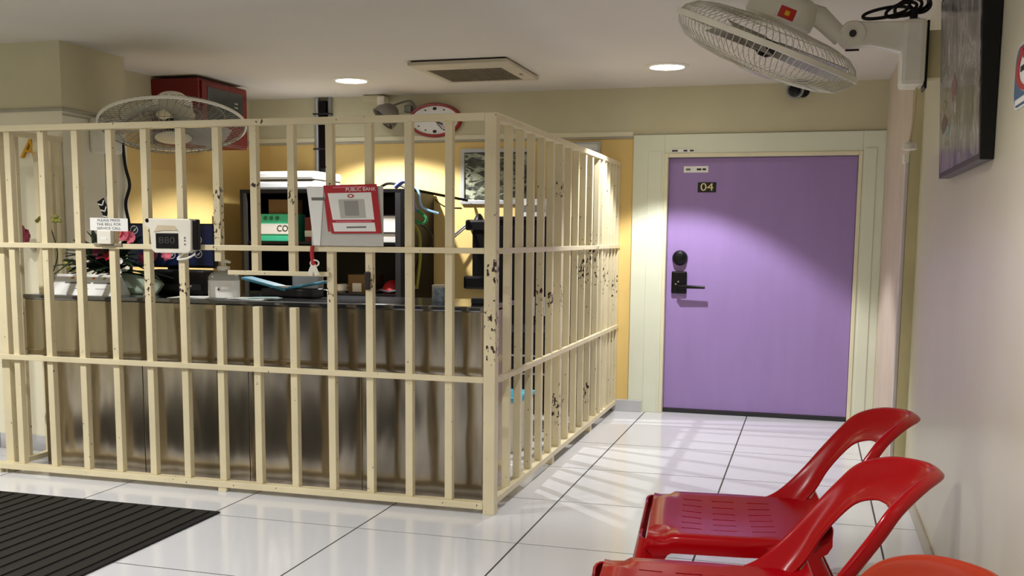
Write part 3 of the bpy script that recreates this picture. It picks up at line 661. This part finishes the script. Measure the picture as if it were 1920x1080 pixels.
for y0, y1, z0, z1, m in ((-.62, -.47, 1.96, 2.05, mat('photo pink', (130, 84, 88), .4)), (-.30, -.16, 1.95, 1.99, mat('photo yellow', (150, 140, 100), .4)), (-.33, -.15, 1.86, 1.93, mat('photo dark red', (90, 56, 60), .4)),
                           (-.42, -.30, 1.84, 1.88, mat('photo teal', (120, 150, 150), .4)), (-.62, -.56, 1.90, 1.95, mat('photo pale', (180, 176, 170), .4)), (-.40, -.36, 2.10, 2.22, mat('photo pale', (180, 176, 170), .4))):
    p0, p1 = (y0+y1)/2, (z0+z1)/2
    pts = [(p0+(y1-y0)/2*math.cos(2*PI*k/11)*(1+.25*math.sin(3*k)), p1+(z1-z0)/2*math.sin(2*PI*k/11)*(1+.25*math.cos(2*k))) for k in range(11)]
    vs = [(fx(z)-.0042, y, z) for y, z in pts]+[(fx(z)-.0025, y, z) for y, z in pts]
    MB().add(vs, [tuple(range(11)), tuple(range(11, 22))[::-1]]+[(k, (k+1) % 11, 11+(k+1) % 11, 11+k) for k in range(11)]).build('photo_figure', m, ph)
ns_ = thing('no_smoking_sign', 'blue no smoking sign at the right edge of the wall', 'sign', (XR, -1.75, 1.82))
def plate(y0, y1, z0, z1, x, m, nm, rad, par):
    pts = []
    for (cy, cz, a0) in ((y1-rad, z1-rad, 0), (y0+rad, z1-rad, 90), (y0+rad, z0+rad, 180), (y1-rad, z0+rad, 270)):
        pts += [(cy+rad*math.cos(math.radians(a0+q*15)), cz+rad*math.sin(math.radians(a0+q*15))) for q in range(7)]
    return MB().prism(pts, (x, 0, 0), Y_, Z_, X_, .002).build(nm, m, par)
plate(-2.0, -1.50, 1.80, 1.985, XR-.003, paper_m, 'border', .06, ns_)
plate(-1.99, -1.515, 1.806, 1.978, XR-.005, blue_sign, 'panel', .055, ns_)
MB().prism(ell(-1.75, 1.91, .20, .075, 32), (XR-.0065, 0, 0), Y_, Z_, X_, .0015).build('white_disc', paper_m, ns_)
rows = [[(XR-.0085, -1.75+.20*s*math.cos(2*PI*k/32), 1.91+.075*s*math.sin(2*PI*k/32)) for k in range(33)] for s in (.97, .78)]
MB().grid(rows).build('red_ring', sign_red, ns_, solid=.002)
MB().obox((XR-.0105, -1.75, 1.91), Vector((0, .9, .35)).normalized(), X_, Vector((0, -.35, .9)).normalized(), .30, .002, .018).build('red_bar', sign_red, ns_)
B(XR-.009, XR-.007, -1.86, -1.62, 1.90, 1.915).build('cigarette', inkm, ns_)
B(XR-.0065, XR-.0045, -1.95, -1.55, 1.812, 1.828).build('caption_band', paper_m, ns_)
t = thing('conduit_pipe', 'thin white cable conduit running down beside the pilaster', 'conduit', (XP, 1.36, 0))
MB().box(XP-.02, XP-.001, 1.32, 1.40, .0, 1.87).build('trunking', mat('pinkish white trunking', (208, 200, 194), .4), t, bevel=.004)
B(XP-.03, XP-.001, 1.30, 1.42, 1.85, 1.90).build('junction_box', white_p, t, bevel=.006)
# security camera above door
cc = thing('security_camera', 'small black bullet security camera under the ceiling above the door', 'camera', (1.38, D, 2.5))
MB().lathe((1.39, D-.001, 2.545), (0, -1, 0), [(.05, 0), (.05, .015), (.02, .02), (.018, .07)], 20).build('base', black_m, cc, smooth=True)
MB().lathe((1.345, D-.02, 2.548), (-.12, -1, -.1), [(.05, 0), (.062, .02), (.062, .12), (.056, .125), (.05, .115)], 28).build('barrel', blackmet, cc, smooth=True)
MB().lathe((1.333, D-.135, 2.536), (-.12, -1, -.1), [(.062, -.01), (.066, -.005), (.066, .012), (.054, .012), (.052, 0)], 28).build('bezel', grey_p, cc, smooth=True)
MB().lathe((1.332, D-.142, 2.535), (-.12, -1, -.1), [(.045, 0), (.03, .01), (.01, .013)], 20).build('lens', black_m, cc, smooth=True)

# ------------------------------------------------------------------ door mat
dm = thing('door_mat', 'large black ribbed mat on the floor at lower left', 'mat', (-2.6, -1.6, 0))
mx0, mx1, my0, my1 = -4.0, -1.35, -3.0, -.39
B(mx0, mx1, my0, my1, .001, .010).build('backing', mat_black, dm, bevel=.003)
nr = 30; pw = (mx1-.03-mx0-.03)/nr
for k in range(nr):
    x0 = mx0+.03+k*pw
    B(x0+.012, x0+pw-.012, my0+.03, my1-.03, .010, .016).build('rib', rib_m, dm, bevel=.003)

# ------------------------------------------------------------------ counter-top and grille-mounted things
# infrared thermometer on the mid rail
th = thing('wall_thermometer', 'white infrared thermometer with black display on the grille rail', 'thermometer', (-1.83, -.03, 1.33))
out = [(-1.945, 1.335), (-1.925, 1.318), (-1.72, 1.318), (-1.70, 1.335), (-1.695, 1.49), (-1.71, 1.502), (-1.955, 1.505), (-1.985, 1.49), (-1.985, 1.465), (-1.955, 1.448)]
MB().prism(out, (0, -.055, 0), X_, Z_, Y_, .05).build('body', white_p, th, bevel=.006)
B(-1.70, -1.668, -.04, -.006, 1.335, 1.50).build('back_shell', black_m, th, bevel=.008)
MB().prism([(-1.925, 1.43), (-1.87, 1.44), (-1.78, 1.44), (-1.765, 1.43), (-1.80, 1.465), (-1.90, 1.468)], (0, -.060, 0), X_, Z_, Y_, .006).build('palm_recess', mat('shaded cream plastic', (205, 190, 160), .5), th)
dsp = B(-1.915, -1.775, -.059, -.052, 1.342, 1.425).build('display', black_m, th, bevel=.004)
text_part('digits', '880', .05, mat('dim display digits', (52, 52, 50), .5), dsp, (-1.845, -.059, 1.385), X_, Z_, stretch=1.4)
MB().lathe((-1.968, -.054, 1.492), (0, -1, 0), [(.012, 0), (.010, .004)], 14).build('sensor', black_m, th)
for z in (1.365, 1.385, 1.40): MB().lathe((-1.735, -.054, z), (0, -1, 0), [(.006, 0), (.005, .003)], 8).build('button', greypaper, th)
MB().tube(catmull([(-1.76, -.03, 1.32), (-1.80, -.03, 1.285), (-1.74, -.03, 1.29), (-1.69, -.03, 1.315)], 5), .006, 6).build('strap', paper_m, th)
B(-1.90, -1.72, -.008, -.001, 1.335, 1.40).build('bracket', darkgrey, th)
# doorbell with card
be = thing('doorbell', 'white push bell with paper sign taped to the grille rail', 'doorbell', (-2.27, -.02, 1.36))
MB().obox((-2.24, -.018, 1.470), Vector((1, 0, -.02)), Y_, Z_, .245, .003, .07).build('sign_card', paper_m, be)
for k, (s, zz) in enumerate((('PLEASE PRESS', 1.492), ('THE BELL FOR', 1.470), ('SERVICE CALL', 1.448))):
    text_part('sign_text', s, .020, inkm, be, (-2.24, -.0197, zz), X_, Z_, stretch=1.25, depth=.0006)
B(-2.31, -2.22, -.035, -.002, 1.362, 1.437).build('bell_push', white_p, be, bevel=.006)
B(-2.285, -2.245, -.037, -.035, 1.385, 1.40).build('push_button', paper_m, be)
B(-2.35, -2.17, -.012, -.001, 1.352, 1.368).build('tape_wrap', mat('clear brown tape', (150, 140, 118), .3), be, bevel=.003)
# laminated payment notice standing on the rail
nt_ = thing('payment_notice', 'laminated red and white bank payment notice leaning on the grille rail', 'notice', (-.82, 0, 1.365))
def lean(z): return -.004+.0*(z-1.365)
NYF = -.010
B(-1.005, -.60, NYF, NYF+.006, 1.366, 1.672).build('grey_card', mat('notice grey card', (196, 194, 188), .4), nt_, bevel=.002)
nb = MB().prism([(-1.028, 1.672), (-.99, 1.368), (-.955, 1.366), (-.93, 1.672)], (0, NYF-.001, 0), X_, Z_, Y_, -.003).build('side_sheet', paper_m, nt_)
MB().prism([(-1.0, 1.615), (-.925, 1.615), (-.922, 1.60), (-.998, 1.60)], (0, NYF-.005, 0), X_, Z_, Y_, -.001).build('print_bar', greypaper, nb)
rs = MB().prism([(-.93, 1.676), (-.632, 1.682), (-.606, 1.432), (-.886, 1.430)], (0, NYF-.005, 0), X_, Z_, Y_, -.003).build('red_sheet', sign_red, nt_)
MB().prism([(-.905, 1.636), (-.662, 1.640), (-.645, 1.502), (-.878, 1.500)], (0, NYF-.0085, 0), X_, Z_, Y_, -.001).build('white_panel', paper_m, rs)
MB().prism([(-.880, 1.485), (-.643, 1.487), (-.636, 1.442), (-.870, 1.440)], (0, NYF-.0085, 0), X_, Z_, Y_, -.001).build('white_panel', paper_m, rs)
MB().prism([(-.845, 1.604), (-.700, 1.606), (-.690, 1.510), (-.833, 1.508)], (0, NYF-.0097, 0), X_, Z_, Y_, -.0008).build('blank_box', mat('pale grey print', (188, 186, 178), .6), rs)
MB().prism([(-.813, 1.596), (-.735, 1.597), (-.728, 1.522), (-.805, 1.521)], (0, NYF-.0107, 0), X_, Z_, Y_, -.0008).build('blank_box', mat('mid grey print', (150, 149, 143), .6), rs)
rows = [[(-.775+.018*s*math.cos(2*PI*k/20), NYF-.0105, 1.622+.010*s*math.sin(2*PI*k/20)) for k in range(21)] for s in (1, .6)]
MB().grid(rows).build('ring_logo', sign_red, rs, solid=.001)
text_part('print', 'PUBLIC BANK', .026, paper_m, rs, (-.72, NYF-.0085, 1.655), Vector((1, 0, .02)), Z_, stretch=1.05, depth=.0008)
MB().prism([(-.875, 1.668), (-.69, 1.671), (-.69, 1.666), (-.875, 1.663)], (0, NYF-.0085, 0), X_, Z_, Y_, -.0008).build('print_bar', pink_m, rs)
MB().prism([(-.86, 1.494), (-.66, 1.496), (-.66, 1.491), (-.86, 1.489)], (0, NYF-.0085, 0), X_, Z_, Y_, -.0008).build('print_bar', pink_m, rs)
MB().prism([(-.80, 1.466), (-.69, 1.468), (-.69, 1.460), (-.80, 1.458)], (0, NYF-.0098, 0), X_, Z_, Y_, -.0008).build('print_bar', greypaper, rs)
for z0, z1 in ((1.44, 1.60),): MB().prism([(-.926, z1), (-.914, z1), (-.895, z0), (-.907, z0)], (0, NYF-.0045, 0), X_, Z_, Y_, -.001).build('print_bar', sign_red, nb)
# red key tag hanging from the rail
kf = thing('key_tag', 'red ribbon with white tags hanging below the notice', 'key tag', (-1.0, -.02, 1.21))
MB().tube(catmull([(-1.0, -.0135, 1.364), (-1.0, -.0135, 1.352), (-1.002, -.014, 1.33), (-.998, -.014, 1.29), (-.985, -.014, 1.262)], 4), [.011]*17, 8).build('ribbon', sign_red, kf, smooth=True)
MB().tube([(-.985+.024*math.cos(2*PI*k/20), -.018, 1.275+.016*math.sin(2*PI*k/20)) for k in range(20)], .004, 6, closed=True).build('ring', paper_m, kf)
for s in (-1, 1): MB().obox((-.992+.014*s, -.02-.004*s, 1.238), Vector((1, 0, .45*s)).normalized(), Y_, Vector((-.45*s, 0, 1)).normalized(), .026, .004, .055).build('white_tag', white_p, kf)
# rubber grip on a bar
gr = thing('latch_grip', 'dark brown rubber grip on a grille bar under the notice', 'grip', (-.70, .0, 1.15)); B(-.714, -.682, .003, .0175, 1.14, 1.235).build('sleeve', mat('dark brown rubber', (38, 26, 24), .5), gr, bevel=.012)
for z in (1.155, 1.22): MB().lathe((-.698, .003, z), (0, -1, 0), [(.005, 0), (.004, .002)], 8).build('rivet', darkgrey, gr)

# sanitizer bottle
sb = thing('sanitizer_bottle', 'white labelled pump bottle standing on the counter opening', 'bottle', (-1.685, .24, ZT))
def bx(rx, ry, z, n=28): return [(-1.685+rx*math.copysign(abs(math.cos(2*PI*k/n))**.7, math.cos(2*PI*k/n)), .24+ry*math.copysign(abs(math.sin(2*PI*k/n))**.7, math.sin(2*PI*k/n)), z) for k in range(n+1)]
MB().grid([bx(.001, .001, ZT+.001), bx(.082, .05, ZT+.001), bx(.088, .055, ZT+.01), bx(.088, .055, ZT+.125), bx(.07, .045, ZT+.145), bx(.035, .03, ZT+.155), bx(.035, .03, ZT+.165), bx(.001, .001, ZT+.165)]).build('bottle_body', clear_m, sb, smooth=True)
MB().grid([bx(.089, .056, ZT+.008), bx(.089, .056, ZT+.105)]).build('paper_label', paper_m, sb, smooth=True)
MB().lathe((-1.685, .183, ZT+.055), (0, -1, 0), [(.006, 0), (.006, .0015)], 10).build('print_mark', inkm, sb)
MB().lathe((-1.685, .24, ZT+.16), Z_, [(.036, 0), (.036, .022), (.014, .026), (.014, .05)], 20).build('pump_collar', white_p, sb, smooth=True)
MB().tube([(-1.70, .24, ZT+.212), (-1.66, .225, ZT+.212), (-1.625, .21, ZT+.208)], [.012, .009, .007], 8).build('pump_nozzle', white_p, sb, smooth=True)
# papers and masks
for i, (cx, cy, w1, d1, rz, zz, m, lab) in enumerate(((-1.86, .235, .30, .13, .1, 0, paper_m, 'white sheets lying left of the pump bottle'), (-1.52, .25, .26, .15, -.15, 0.0, paper_m, 'white sheets lying right of the pump bottle'), (-1.44, .24, .20, .10, .2, .006, mat('pale cyan sheet', (190, 224, 226), .6), 'pale cyan leaflet lying on the white sheets'))):
    t = thing('loose_papers', lab, 'papers', (cx, cy, ZT+zz))
    for k in range(3):
        ca, sa = math.cos(rz+k*.12), math.sin(rz+k*.12)
        MB().obox((cx+.01*k, cy-.004*k, ZT+zz+.002+.0028*k), (ca, sa, 0), (-sa, ca, 0), Z_, w1-.03*k, d1-.01*k, .0022).build('sheet', m, t)
t = thing('mask_pack', 'light blue plastic packet lying open on the counter', 'packet', (-1.45, .55, ZT))
MB().obox((-1.58, .55, ZT+.075), Vector((1, 0, -.22)).normalized(), Y_, Vector((.22, 0, 1)).normalized(), .30, .12, .016).build('packet_flap', blue_m, t, bevel=.006)
MB().obox((-1.33, .55, ZT+.07), Vector((1, 0, .18)).normalized(), Y_, Vector((-.18, 0, 1)).normalized(), .26, .10, .014).build('packet_flap', blue_m, t, bevel=.006)
B(-1.6, -1.25, .5, .62, ZT+.001, ZT+.05).build('packet_tray', darkgrey, t, bevel=.01)
MB().obox((-1.47, .52, ZT+.06), X_, Y_, Z_, .10, .05, .012).build('white_sheet', paper_m, t)
t = thing('desk_holder', 'grey topped black desk holder behind the blue packet', 'holder', (-1.38, .68, ZT)); B(-1.5, -1.25, .66, .72, ZT, ZT+.04).build('base', black_m, t, bevel=.008); B(-1.48, -1.30, .655, .725, ZT+.04, ZT+.13).build('arm', grey_p, t, bevel=.012)
t = thing('tin', 'grey patterned tin on the right end of the counter', 'tin', (-.47, .5, ZT)); MB().lathe((-.47, .5, ZT), Z_, [(.05, 0), (.052, .004), (.052, .075), (.05, .08), (.04, .082)], 24).build('can', mat('patterned grey tin', (130, 146, 160), .35, var=.5, scale=50), t, smooth=True); MB().lathe((-.47, .5, ZT+.08), Z_, [(.052, 0), (.052, .012), (.04, .014)], 24).build('lid', silver_m, t, smooth=True)
t = thing('small_case', 'small dark case at the right end of the counter', 'case', (-.19, .4, ZT)); B(-.25, -.14, .36, .46, ZT, ZT+.03).build('case', darkgrey, t, bevel=.006); B(-.24, -.15, .355, .38, ZT+.03, ZT+.036).build('key_pad', grey_p, t)
# monitor with blue logo screen and black base unit
mo = thing('computer_monitor', 'monitor with navy blue screen of white round emblems', 'monitor', (-2.33, .7, ZT))
B(-2.645, -2.015, .68, .72, 1.212, 1.485).build('bezel', black_m, mo, bevel=.005)
sc = B(-2.635, -2.025, .678, .68, 1.228, 1.475).build('screen', navy_m, mo)
for (x, z) in ((-2.13, 1.385), (-2.13, 1.30), (-2.32, 1.292), (-2.585, 1.445)):
    rows = [[(x+.028*s*math.cos(2*PI*k/20), .6765, z+.026*s*math.sin(2*PI*k/20)) for k in range(21)] for s in (1, .82)]
    MB().grid(rows).build('emblem_ring', paper_m, sc, solid=.001)
    MB().prism([(x-.016, z-.012), (x-.004, z-.002), (x+.018, z+.014), (x+.004, z-.010), (x-.006, z-.010)], (0, .6775, 0), X_, Z_, Y_, -.001).build('emblem_mark', paper_m, sc)
B(-2.38, -2.28, .72, .745, ZT, 1.30).build('stand', black_m, mo); B(-2.46, -2.20, .64, .79, ZT, ZT+.012).build('foot', black_m, mo, bevel=.004)
kb = thing('device_case', 'low black device case in front of the monitor', 'device', (-2.15, .55, ZT)); B(-2.36, -1.98, .50, .62, ZT, 1.205).build('case', black_m, kb, bevel=.012); B(-2.34, -2.0, .497, .50, 1.085, 1.12).build('front_slot', darkgrey, kb)
MB().lathe((-2.07, .497, 1.11), (0, -1, 0), [(.006, 0), (.006, .002)], 8).build('power_light', paper_m, kb)
t = thing('clip_holder', 'small grey clip holder in front of the low black device', 'holder', (-2.25, .3, ZT)); MB().lathe((-2.22, .30, ZT), Z_, [(.035, 0), (.035, .01), (.02, .02), (.022, .075), (.03, .08)], 12).build('stem', grey_p, t, smooth=True); MB().tube([(-2.25, .30, ZT+.085), (-2.19, .30, ZT+.10)], .006, 6).build('clip', silver_m, t)
# tent card
tcd = thing('tent_card', 'white printed tent card at the left end of the counter', 'sign', (-2.62, .3, ZT))
MB().prism([(.22, 0), (.30, .118), (.38, 0)], (-2.86, 0, ZT), Y_, Z_, X_, .45).build('folded_card', paper_m, tcd)
nrm = Vector((0, -.118, .08)).normalized(); upv = Vector((0, .08, .118)).normalized()
for k, (a, b, f_, hh) in enumerate(((-2.78, -2.60, .58, .010), (-2.58, -2.46, .58, .010), (-2.55, -2.48, .3, .004), (-2.70, -2.6, .3, .004))):
    c_ = Vector(((a+b)/2, .22, ZT))+upv*.142*f_+nrm*.001; MB().obox(c_, X_, upv, nrm, b-a, hh, .001).build('print_bar', greypaper if k < 2 else grey_p, tcd)
for k, m in enumerate((orange_m, maroon_m, orange_m, yelgreen_m)):
    c_ = Vector((-2.74+.075*k, .22, ZT))+upv*.142*.82+nrm*.001; MB().obox(c_, X_, upv, nrm, .02, .014, .001).build('print_spot', m, tcd)
# flowers
fw = thing('flower_arrangement', 'artificial flower arrangement with dark leaves behind the tent card', 'flowers', (-2.6, .5, ZT))
MB().lathe((-2.55, .46, ZT), Z_, [(.05, 0), (.065, .05), (.07, .12), (.06, .12), (.05, .05)], 18).build('pot', black_m, fw, smooth=True)
MB().prism([(-.16, 0), (.16, 0), (.21, .06), (.15, .12), (-.12, .13)], (-2.42, .41, ZT), X_, Z_, Y_, .035).build('wrap_paper', palegreen_m, fw, bevel=.01)
rnd = random.Random(3)
for k in range(90):
    th_ = rnd.uniform(0, 2*PI); el = rnd.uniform(.1, 1.25); L = rnd.uniform(.16, .36)
    d = Vector((math.cos(th_)*math.cos(el)*1.15, math.sin(th_)*math.cos(el)*.28-.05, math.sin(el)*.9)).normalized()
    p0 = Vector((-2.55+rnd.uniform(-.08, .08), .38, ZT+.12+rnd.uniform(0, .08))); sidev = d.cross(Z_); sidev = sidev.normalized() if sidev.length > .01 else X_.copy(); wl_ = rnd.uniform(.022, .042)
    rows = []
    for i in range(5):
        s = i/4; c_ = p0+d*L*s+Vector((0, 0, -.10*s*s)); ww = wl_*math.sin(PI*min(.98, s*.85+.12)); rows.append([c_-sidev*ww, c_+Vector((0, 0, .006)), c_+sidev*ww])
    MB().grid(rows).build('leaf', leaf_m, fw, solid=.001)
def flower(c, r, m, n=7):
    mb = MB(); c = Vector(c)
    for k in range(n):
        a_ = 2*PI*k/n; d = Vector((math.cos(a_), -.5, math.sin(a_)*.8)).normalized(); s_ = d.cross(Y_).normalized()
        mb.grid([[c-s_*r*.12, c+s_*r*.12], [c+d*r*.6-s_*r*.38, c+d*r*.6+s_*r*.38], [c+d*r-s_*r*.15+Vector((0, -.01, 0)), c+d*r+s_*r*.15+Vector((0, -.01, 0))]])
    return mb.build('flower', m, fw, solid=.001)
for c_, r, m in (((-2.38, .31, 1.42), .05, pink_m), ((-2.33, .31, 1.40), .045, pink_m), ((-2.42, .31, 1.43), .04, orange_m), ((-2.56, .32, 1.305), .045, maroon_m), ((-2.20, .33, 1.30), .05, maroon_m), ((-2.10, .33, 1.30), .04, pink_m), ((-2.50, .32, 1.29), .035, sign_red), ((-2.41, .31, 1.26), .025, paper_m), ((-2.42, .31, 1.20), .025, paper_m), ((-2.26, .33, 1.28), .04, maroon_m)): flower(c_, r, m)
MB().obox((-2.615, .45, 1.545), Vector((.9, 0, .5)).normalized(), Y_, Vector((-.42, 0, .9)).normalized(), .05, .006, .17).build('striped_ribbon', black_m, fw)
for k in range(4):
    c_ = Vector((-2.615, .446, 1.545))+Vector((-.42, 0, .9)).normalized()*(-.06+.04*k)
    for s in (-1, 1): MB().obox(c_+Vector((.9, 0, .5)).normalized()*.012*s, (Vector((.9, 0, .5)).normalized()+Vector((-.42, 0, .9)).normalized()*.9*s).normalized(), Y_, (Vector((-.42, 0, .9)).normalized()-Vector((.9, 0, .5)).normalized()*.9*s).normalized(), .03, .003, .008).build('ribbon_chevron', paper_m, fw)
# small plant sprays by the left corner
sp = thing('dried_spray', 'yellow green dried spray in a slim vase beside the left bars', 'flowers', (-2.94, .34, ZT))
MB().lathe((-2.94, .34, ZT), Z_, [(.025, 0), (.035, .03), (.02, .10), (.024, .12)], 14).build('vase', clear_m, sp, smooth=True)
MB().tube(catmull([(-2.94, .34, ZT+.1), (-2.87, .32, 1.3), (-2.93, .32, 1.50)], 5), .004, 5).build('stem', leaf_m, sp)
MB().tube(catmull([(-2.94, .34, ZT+.1), (-2.82, .40, 1.26)], 5), .004, 5).build('stem', leaf_m, sp)
for k in range(26):
    c_ = Vector((-2.93+rnd.uniform(-.08, .08), .32+rnd.uniform(-.02, .02), 1.505+rnd.uniform(-.016, .018))) if k < 15 else Vector((-2.83+rnd.uniform(-.04, .04), .405+rnd.uniform(-.015, .02), 1.25+rnd.uniform(-.06, .05)))
    MB().lathe(c_, Z_, [(.004, -.012), (.013, -.004), (.013, .005), (.003, .013)], 7).build('bud', yelgreen_m, sp, smooth=True)
mf = thing('maroon_flower', 'maroon silk flower fixed to the wall column behind the left bars', 'flowers', (-3.28, YC, 1.4))
MB().lathe((-3.30, YC, 1.33), (0, -1, .15), [(.03, 0), (.03, .02), (.012, .03), (.008, .12)], 10).build('holder', white_p, mf, smooth=True)
for k in range(10):
    a_ = 2*PI*k/10; d = Vector((math.cos(a_), -.3, math.sin(a_)*.55)).normalized(); c_ = Vector((-3.27, YC-.12, 1.40)); s_ = d.cross(Y_).normalized()
    MB().grid([[c_-s_*.012, c_+s_*.012], [c_+d*.05-s_*.03, c_+d*.05+s_*.03], [c_+d*.085-s_*.01, c_+d*.085+s_*.01]]).build('petal', maroon_m, mf, solid=.002)
MB().tube([(-3.30, YC-.11, 1.345), (-3.27, YC-.12, 1.40)], .005, 5).build('stem', leaf_m, mf)
ga = thing('gold_letter', 'gold letter A on the wall column behind the bars', 'letter', (-3.3, YC, 1.9))
text_part('letter', 'A', .175, gold_m, ga, (-3.29, YC-.001, 1.945), X_, Z_, stretch=1.0, depth=.02, shear=.2)
wpf = thing('wooden_frame', 'dark wooden frame at the left edge on the wall column', 'picture', (-3.7, YC, 1.5))
B(-3.95, -3.505, YC-.03, YC-.001, 1.515, 1.93).build('frame_board', wood_m, wpf, bevel=.006); B(-3.91, -3.545, YC-.033, YC-.03, 1.555, 1.89).build('print', land_m, wpf)

# ------------------------------------------------------------------ plastic chairs
def make_chair(label, m, name='plastic_chair'):
    t = thing(name, label, 'chair', (1.3, -1.19, 0), group='plastic chairs along the right wall')
    cy = -1.19
    # seat: profile along x (front lip, seat, rear upturn), y across; slots are real holes
    prof = [(.972, .360), (.972, .390), (.979, .414), (1.0, .426), (1.04, .428)]
    slots = [(1.09, 1.16), (1.20, 1.28), (1.33, 1.41)]
    xs = sorted(set([1.06]+[v for s in slots for v in s]+[1.18, 1.305, 1.45, 1.50]))
    prof += [(x, .424) for x in xs] + [(1.54, .428), (1.57, .445), (1.585, .47)]
    ys = []; sl_y = []
    hw = .315
    cs = [-.20, -.12, -.04, .04, .12, .20]
    edges = sorted([c-.0045 for c in cs]+[c+.0045 for c in cs]+[-.30, -.27, -.24, .24, .27, .30, -.16, .16, -.08, .08, 0])
    ts = [(-hw-.006, -.058), (-hw-.004, -.025), (-hw, -.008), (-.305, 0)]+[(y, 0) for y in edges if abs(y) < .30]+[(.305, 0), (hw, -.008), (hw+.004, -.025), (hw+.006, -.058)]
    rows = []
    for i, (x, z) in enumerate(prof):
        row = []
        for (y, dz_) in ts:
            bowl = -.014*math.cos(y/hw*PI/2)*math.sin(max(0, min(1, (x-1.0)/.5))*PI) if abs(y) < hw else 0
            lo = max(dz_, -.085) if i > 2 else dz_*(.3 if i < 2 else .7)
            wid = 1.0-.10*max(0, (x-1.3)/.3)
            step = -.016 if (x < 1.05 and abs(y) > .22 and i > 2) else 0
            row.append((x, cy+y*wid, z+bowl+lo+step))
        rows.append(row)
    def skip(i, k):
        x0, x1 = prof[i][0], prof[i+1][0]; y0, y1 = ts[k][0], ts[k+1][0]
        if abs((y1-y0)-.009) > .0005 or abs(y0) > .25: return False
        return any(abs(x0-a) < 1e-6 or (x0 >= a-1e-6 and x1 <= b+1e-6) for a, b in slots) and prof[i][1] > .42
    MB().grid(rows, skip=skip).build('seat', m, t, smooth=True, solid=.006)
    # back hoop: band lofted between its outer and inner edge
    O = [(1.36, .325, .40), (1.44, .330, .435), (1.525, .325, .52), (1.60, .312, .62), (1.668, .29, .71), (1.715, .255, .768), (1.785, .17, .808), (1.845, .07, .820), (1.86, 0, .820)]
    I = [(1.535, .25, .405), (1.548, .235, .43), (1.585, .222, .485), (1.615, .212, .55), (1.655, .19, .615), (1.70, .15, .675), (1.74, .085, .703), (1.757, .03, .708), (1.758, 0, .708)]
    def mir(p): return p+[(x, -y, z) for x, y, z in p[-2::-1]]
    oc, ic = catmull(mir(O), 4), catmull(mir(I), 4); rows = []
    for p, q_ in zip(oc, ic):
        row = []; mid_dir = Vector((.35, 0, -.1))
        for j in range(7):
            s = j/6; b_ = math.sin(PI*s)*.018
            row.append(Vector((0, cy, 0))+p.lerp(q_, s)+Vector((b_*.9, 0, -b_*.5)))
        # rolled outer lip
        row.insert(0, Vector((0, cy, 0))+p+Vector((.014, 0, .002))); row.insert(0, Vector((0, cy, 0))+p+Vector((.036, 0, -.016)))
        rows.append(row)
    MB().grid(rows).build('backrest', m, t, smooth=True, solid=.010, subs=1)
    # legs: tapering angle sections
    for (fx_, fy_, tx, ty, sx, sy) in ((.985, .285, .905, .330, 1, -1), (.985, -.285, .905, -.330, 1, 1), (1.50, .275, 1.70, .325, -1, -1), (1.50, -.275, 1.70, -.325, -1, 1)):
        rows = []
        for s in (0, .15, .5, .8, 1):
            z = .405*(1-s)+.002; cx = fx_+(tx-fx_)*s; cyy = cy+fy_+(ty-fy_)*s; wd = .105*(1-s)+.055*s
            if s == 0: wd = .125
            cxo = cx-sx*.03; cyo = cyy-sy*.025; row = []
            for (a_, b_) in ((1, 0), (.55, -.03), (.25, .0), (.08, .08), (0, .25), (-.03, .55), (0, 1)):
                row.append((cxo+sx*wd*a_, cyo+sy*wd*b_, z))
            rows.append(row)
        MB().grid(rows).build('leg', m, t, smooth=True, solid=.008)
    return t
chA = make_chair('red plastic chair nearest the purple door', red_plastic)
chA.rotation_euler.z = math.radians(6)
chB = copy_tree(chA); chB.location = (1.275, -2.09, 0); chB['label'] = 'red plastic chair in front, beside the orange one'
chC = copy_tree(chA); chC.location = (1.285, -3.045, 0); chC['label'] = 'orange brown plastic chair of which only the back top shows'
for ch in chC.children:
    ch.data = ch.data.copy(); ch.data.materials.clear(); ch.data.materials.append(orange_plastic)
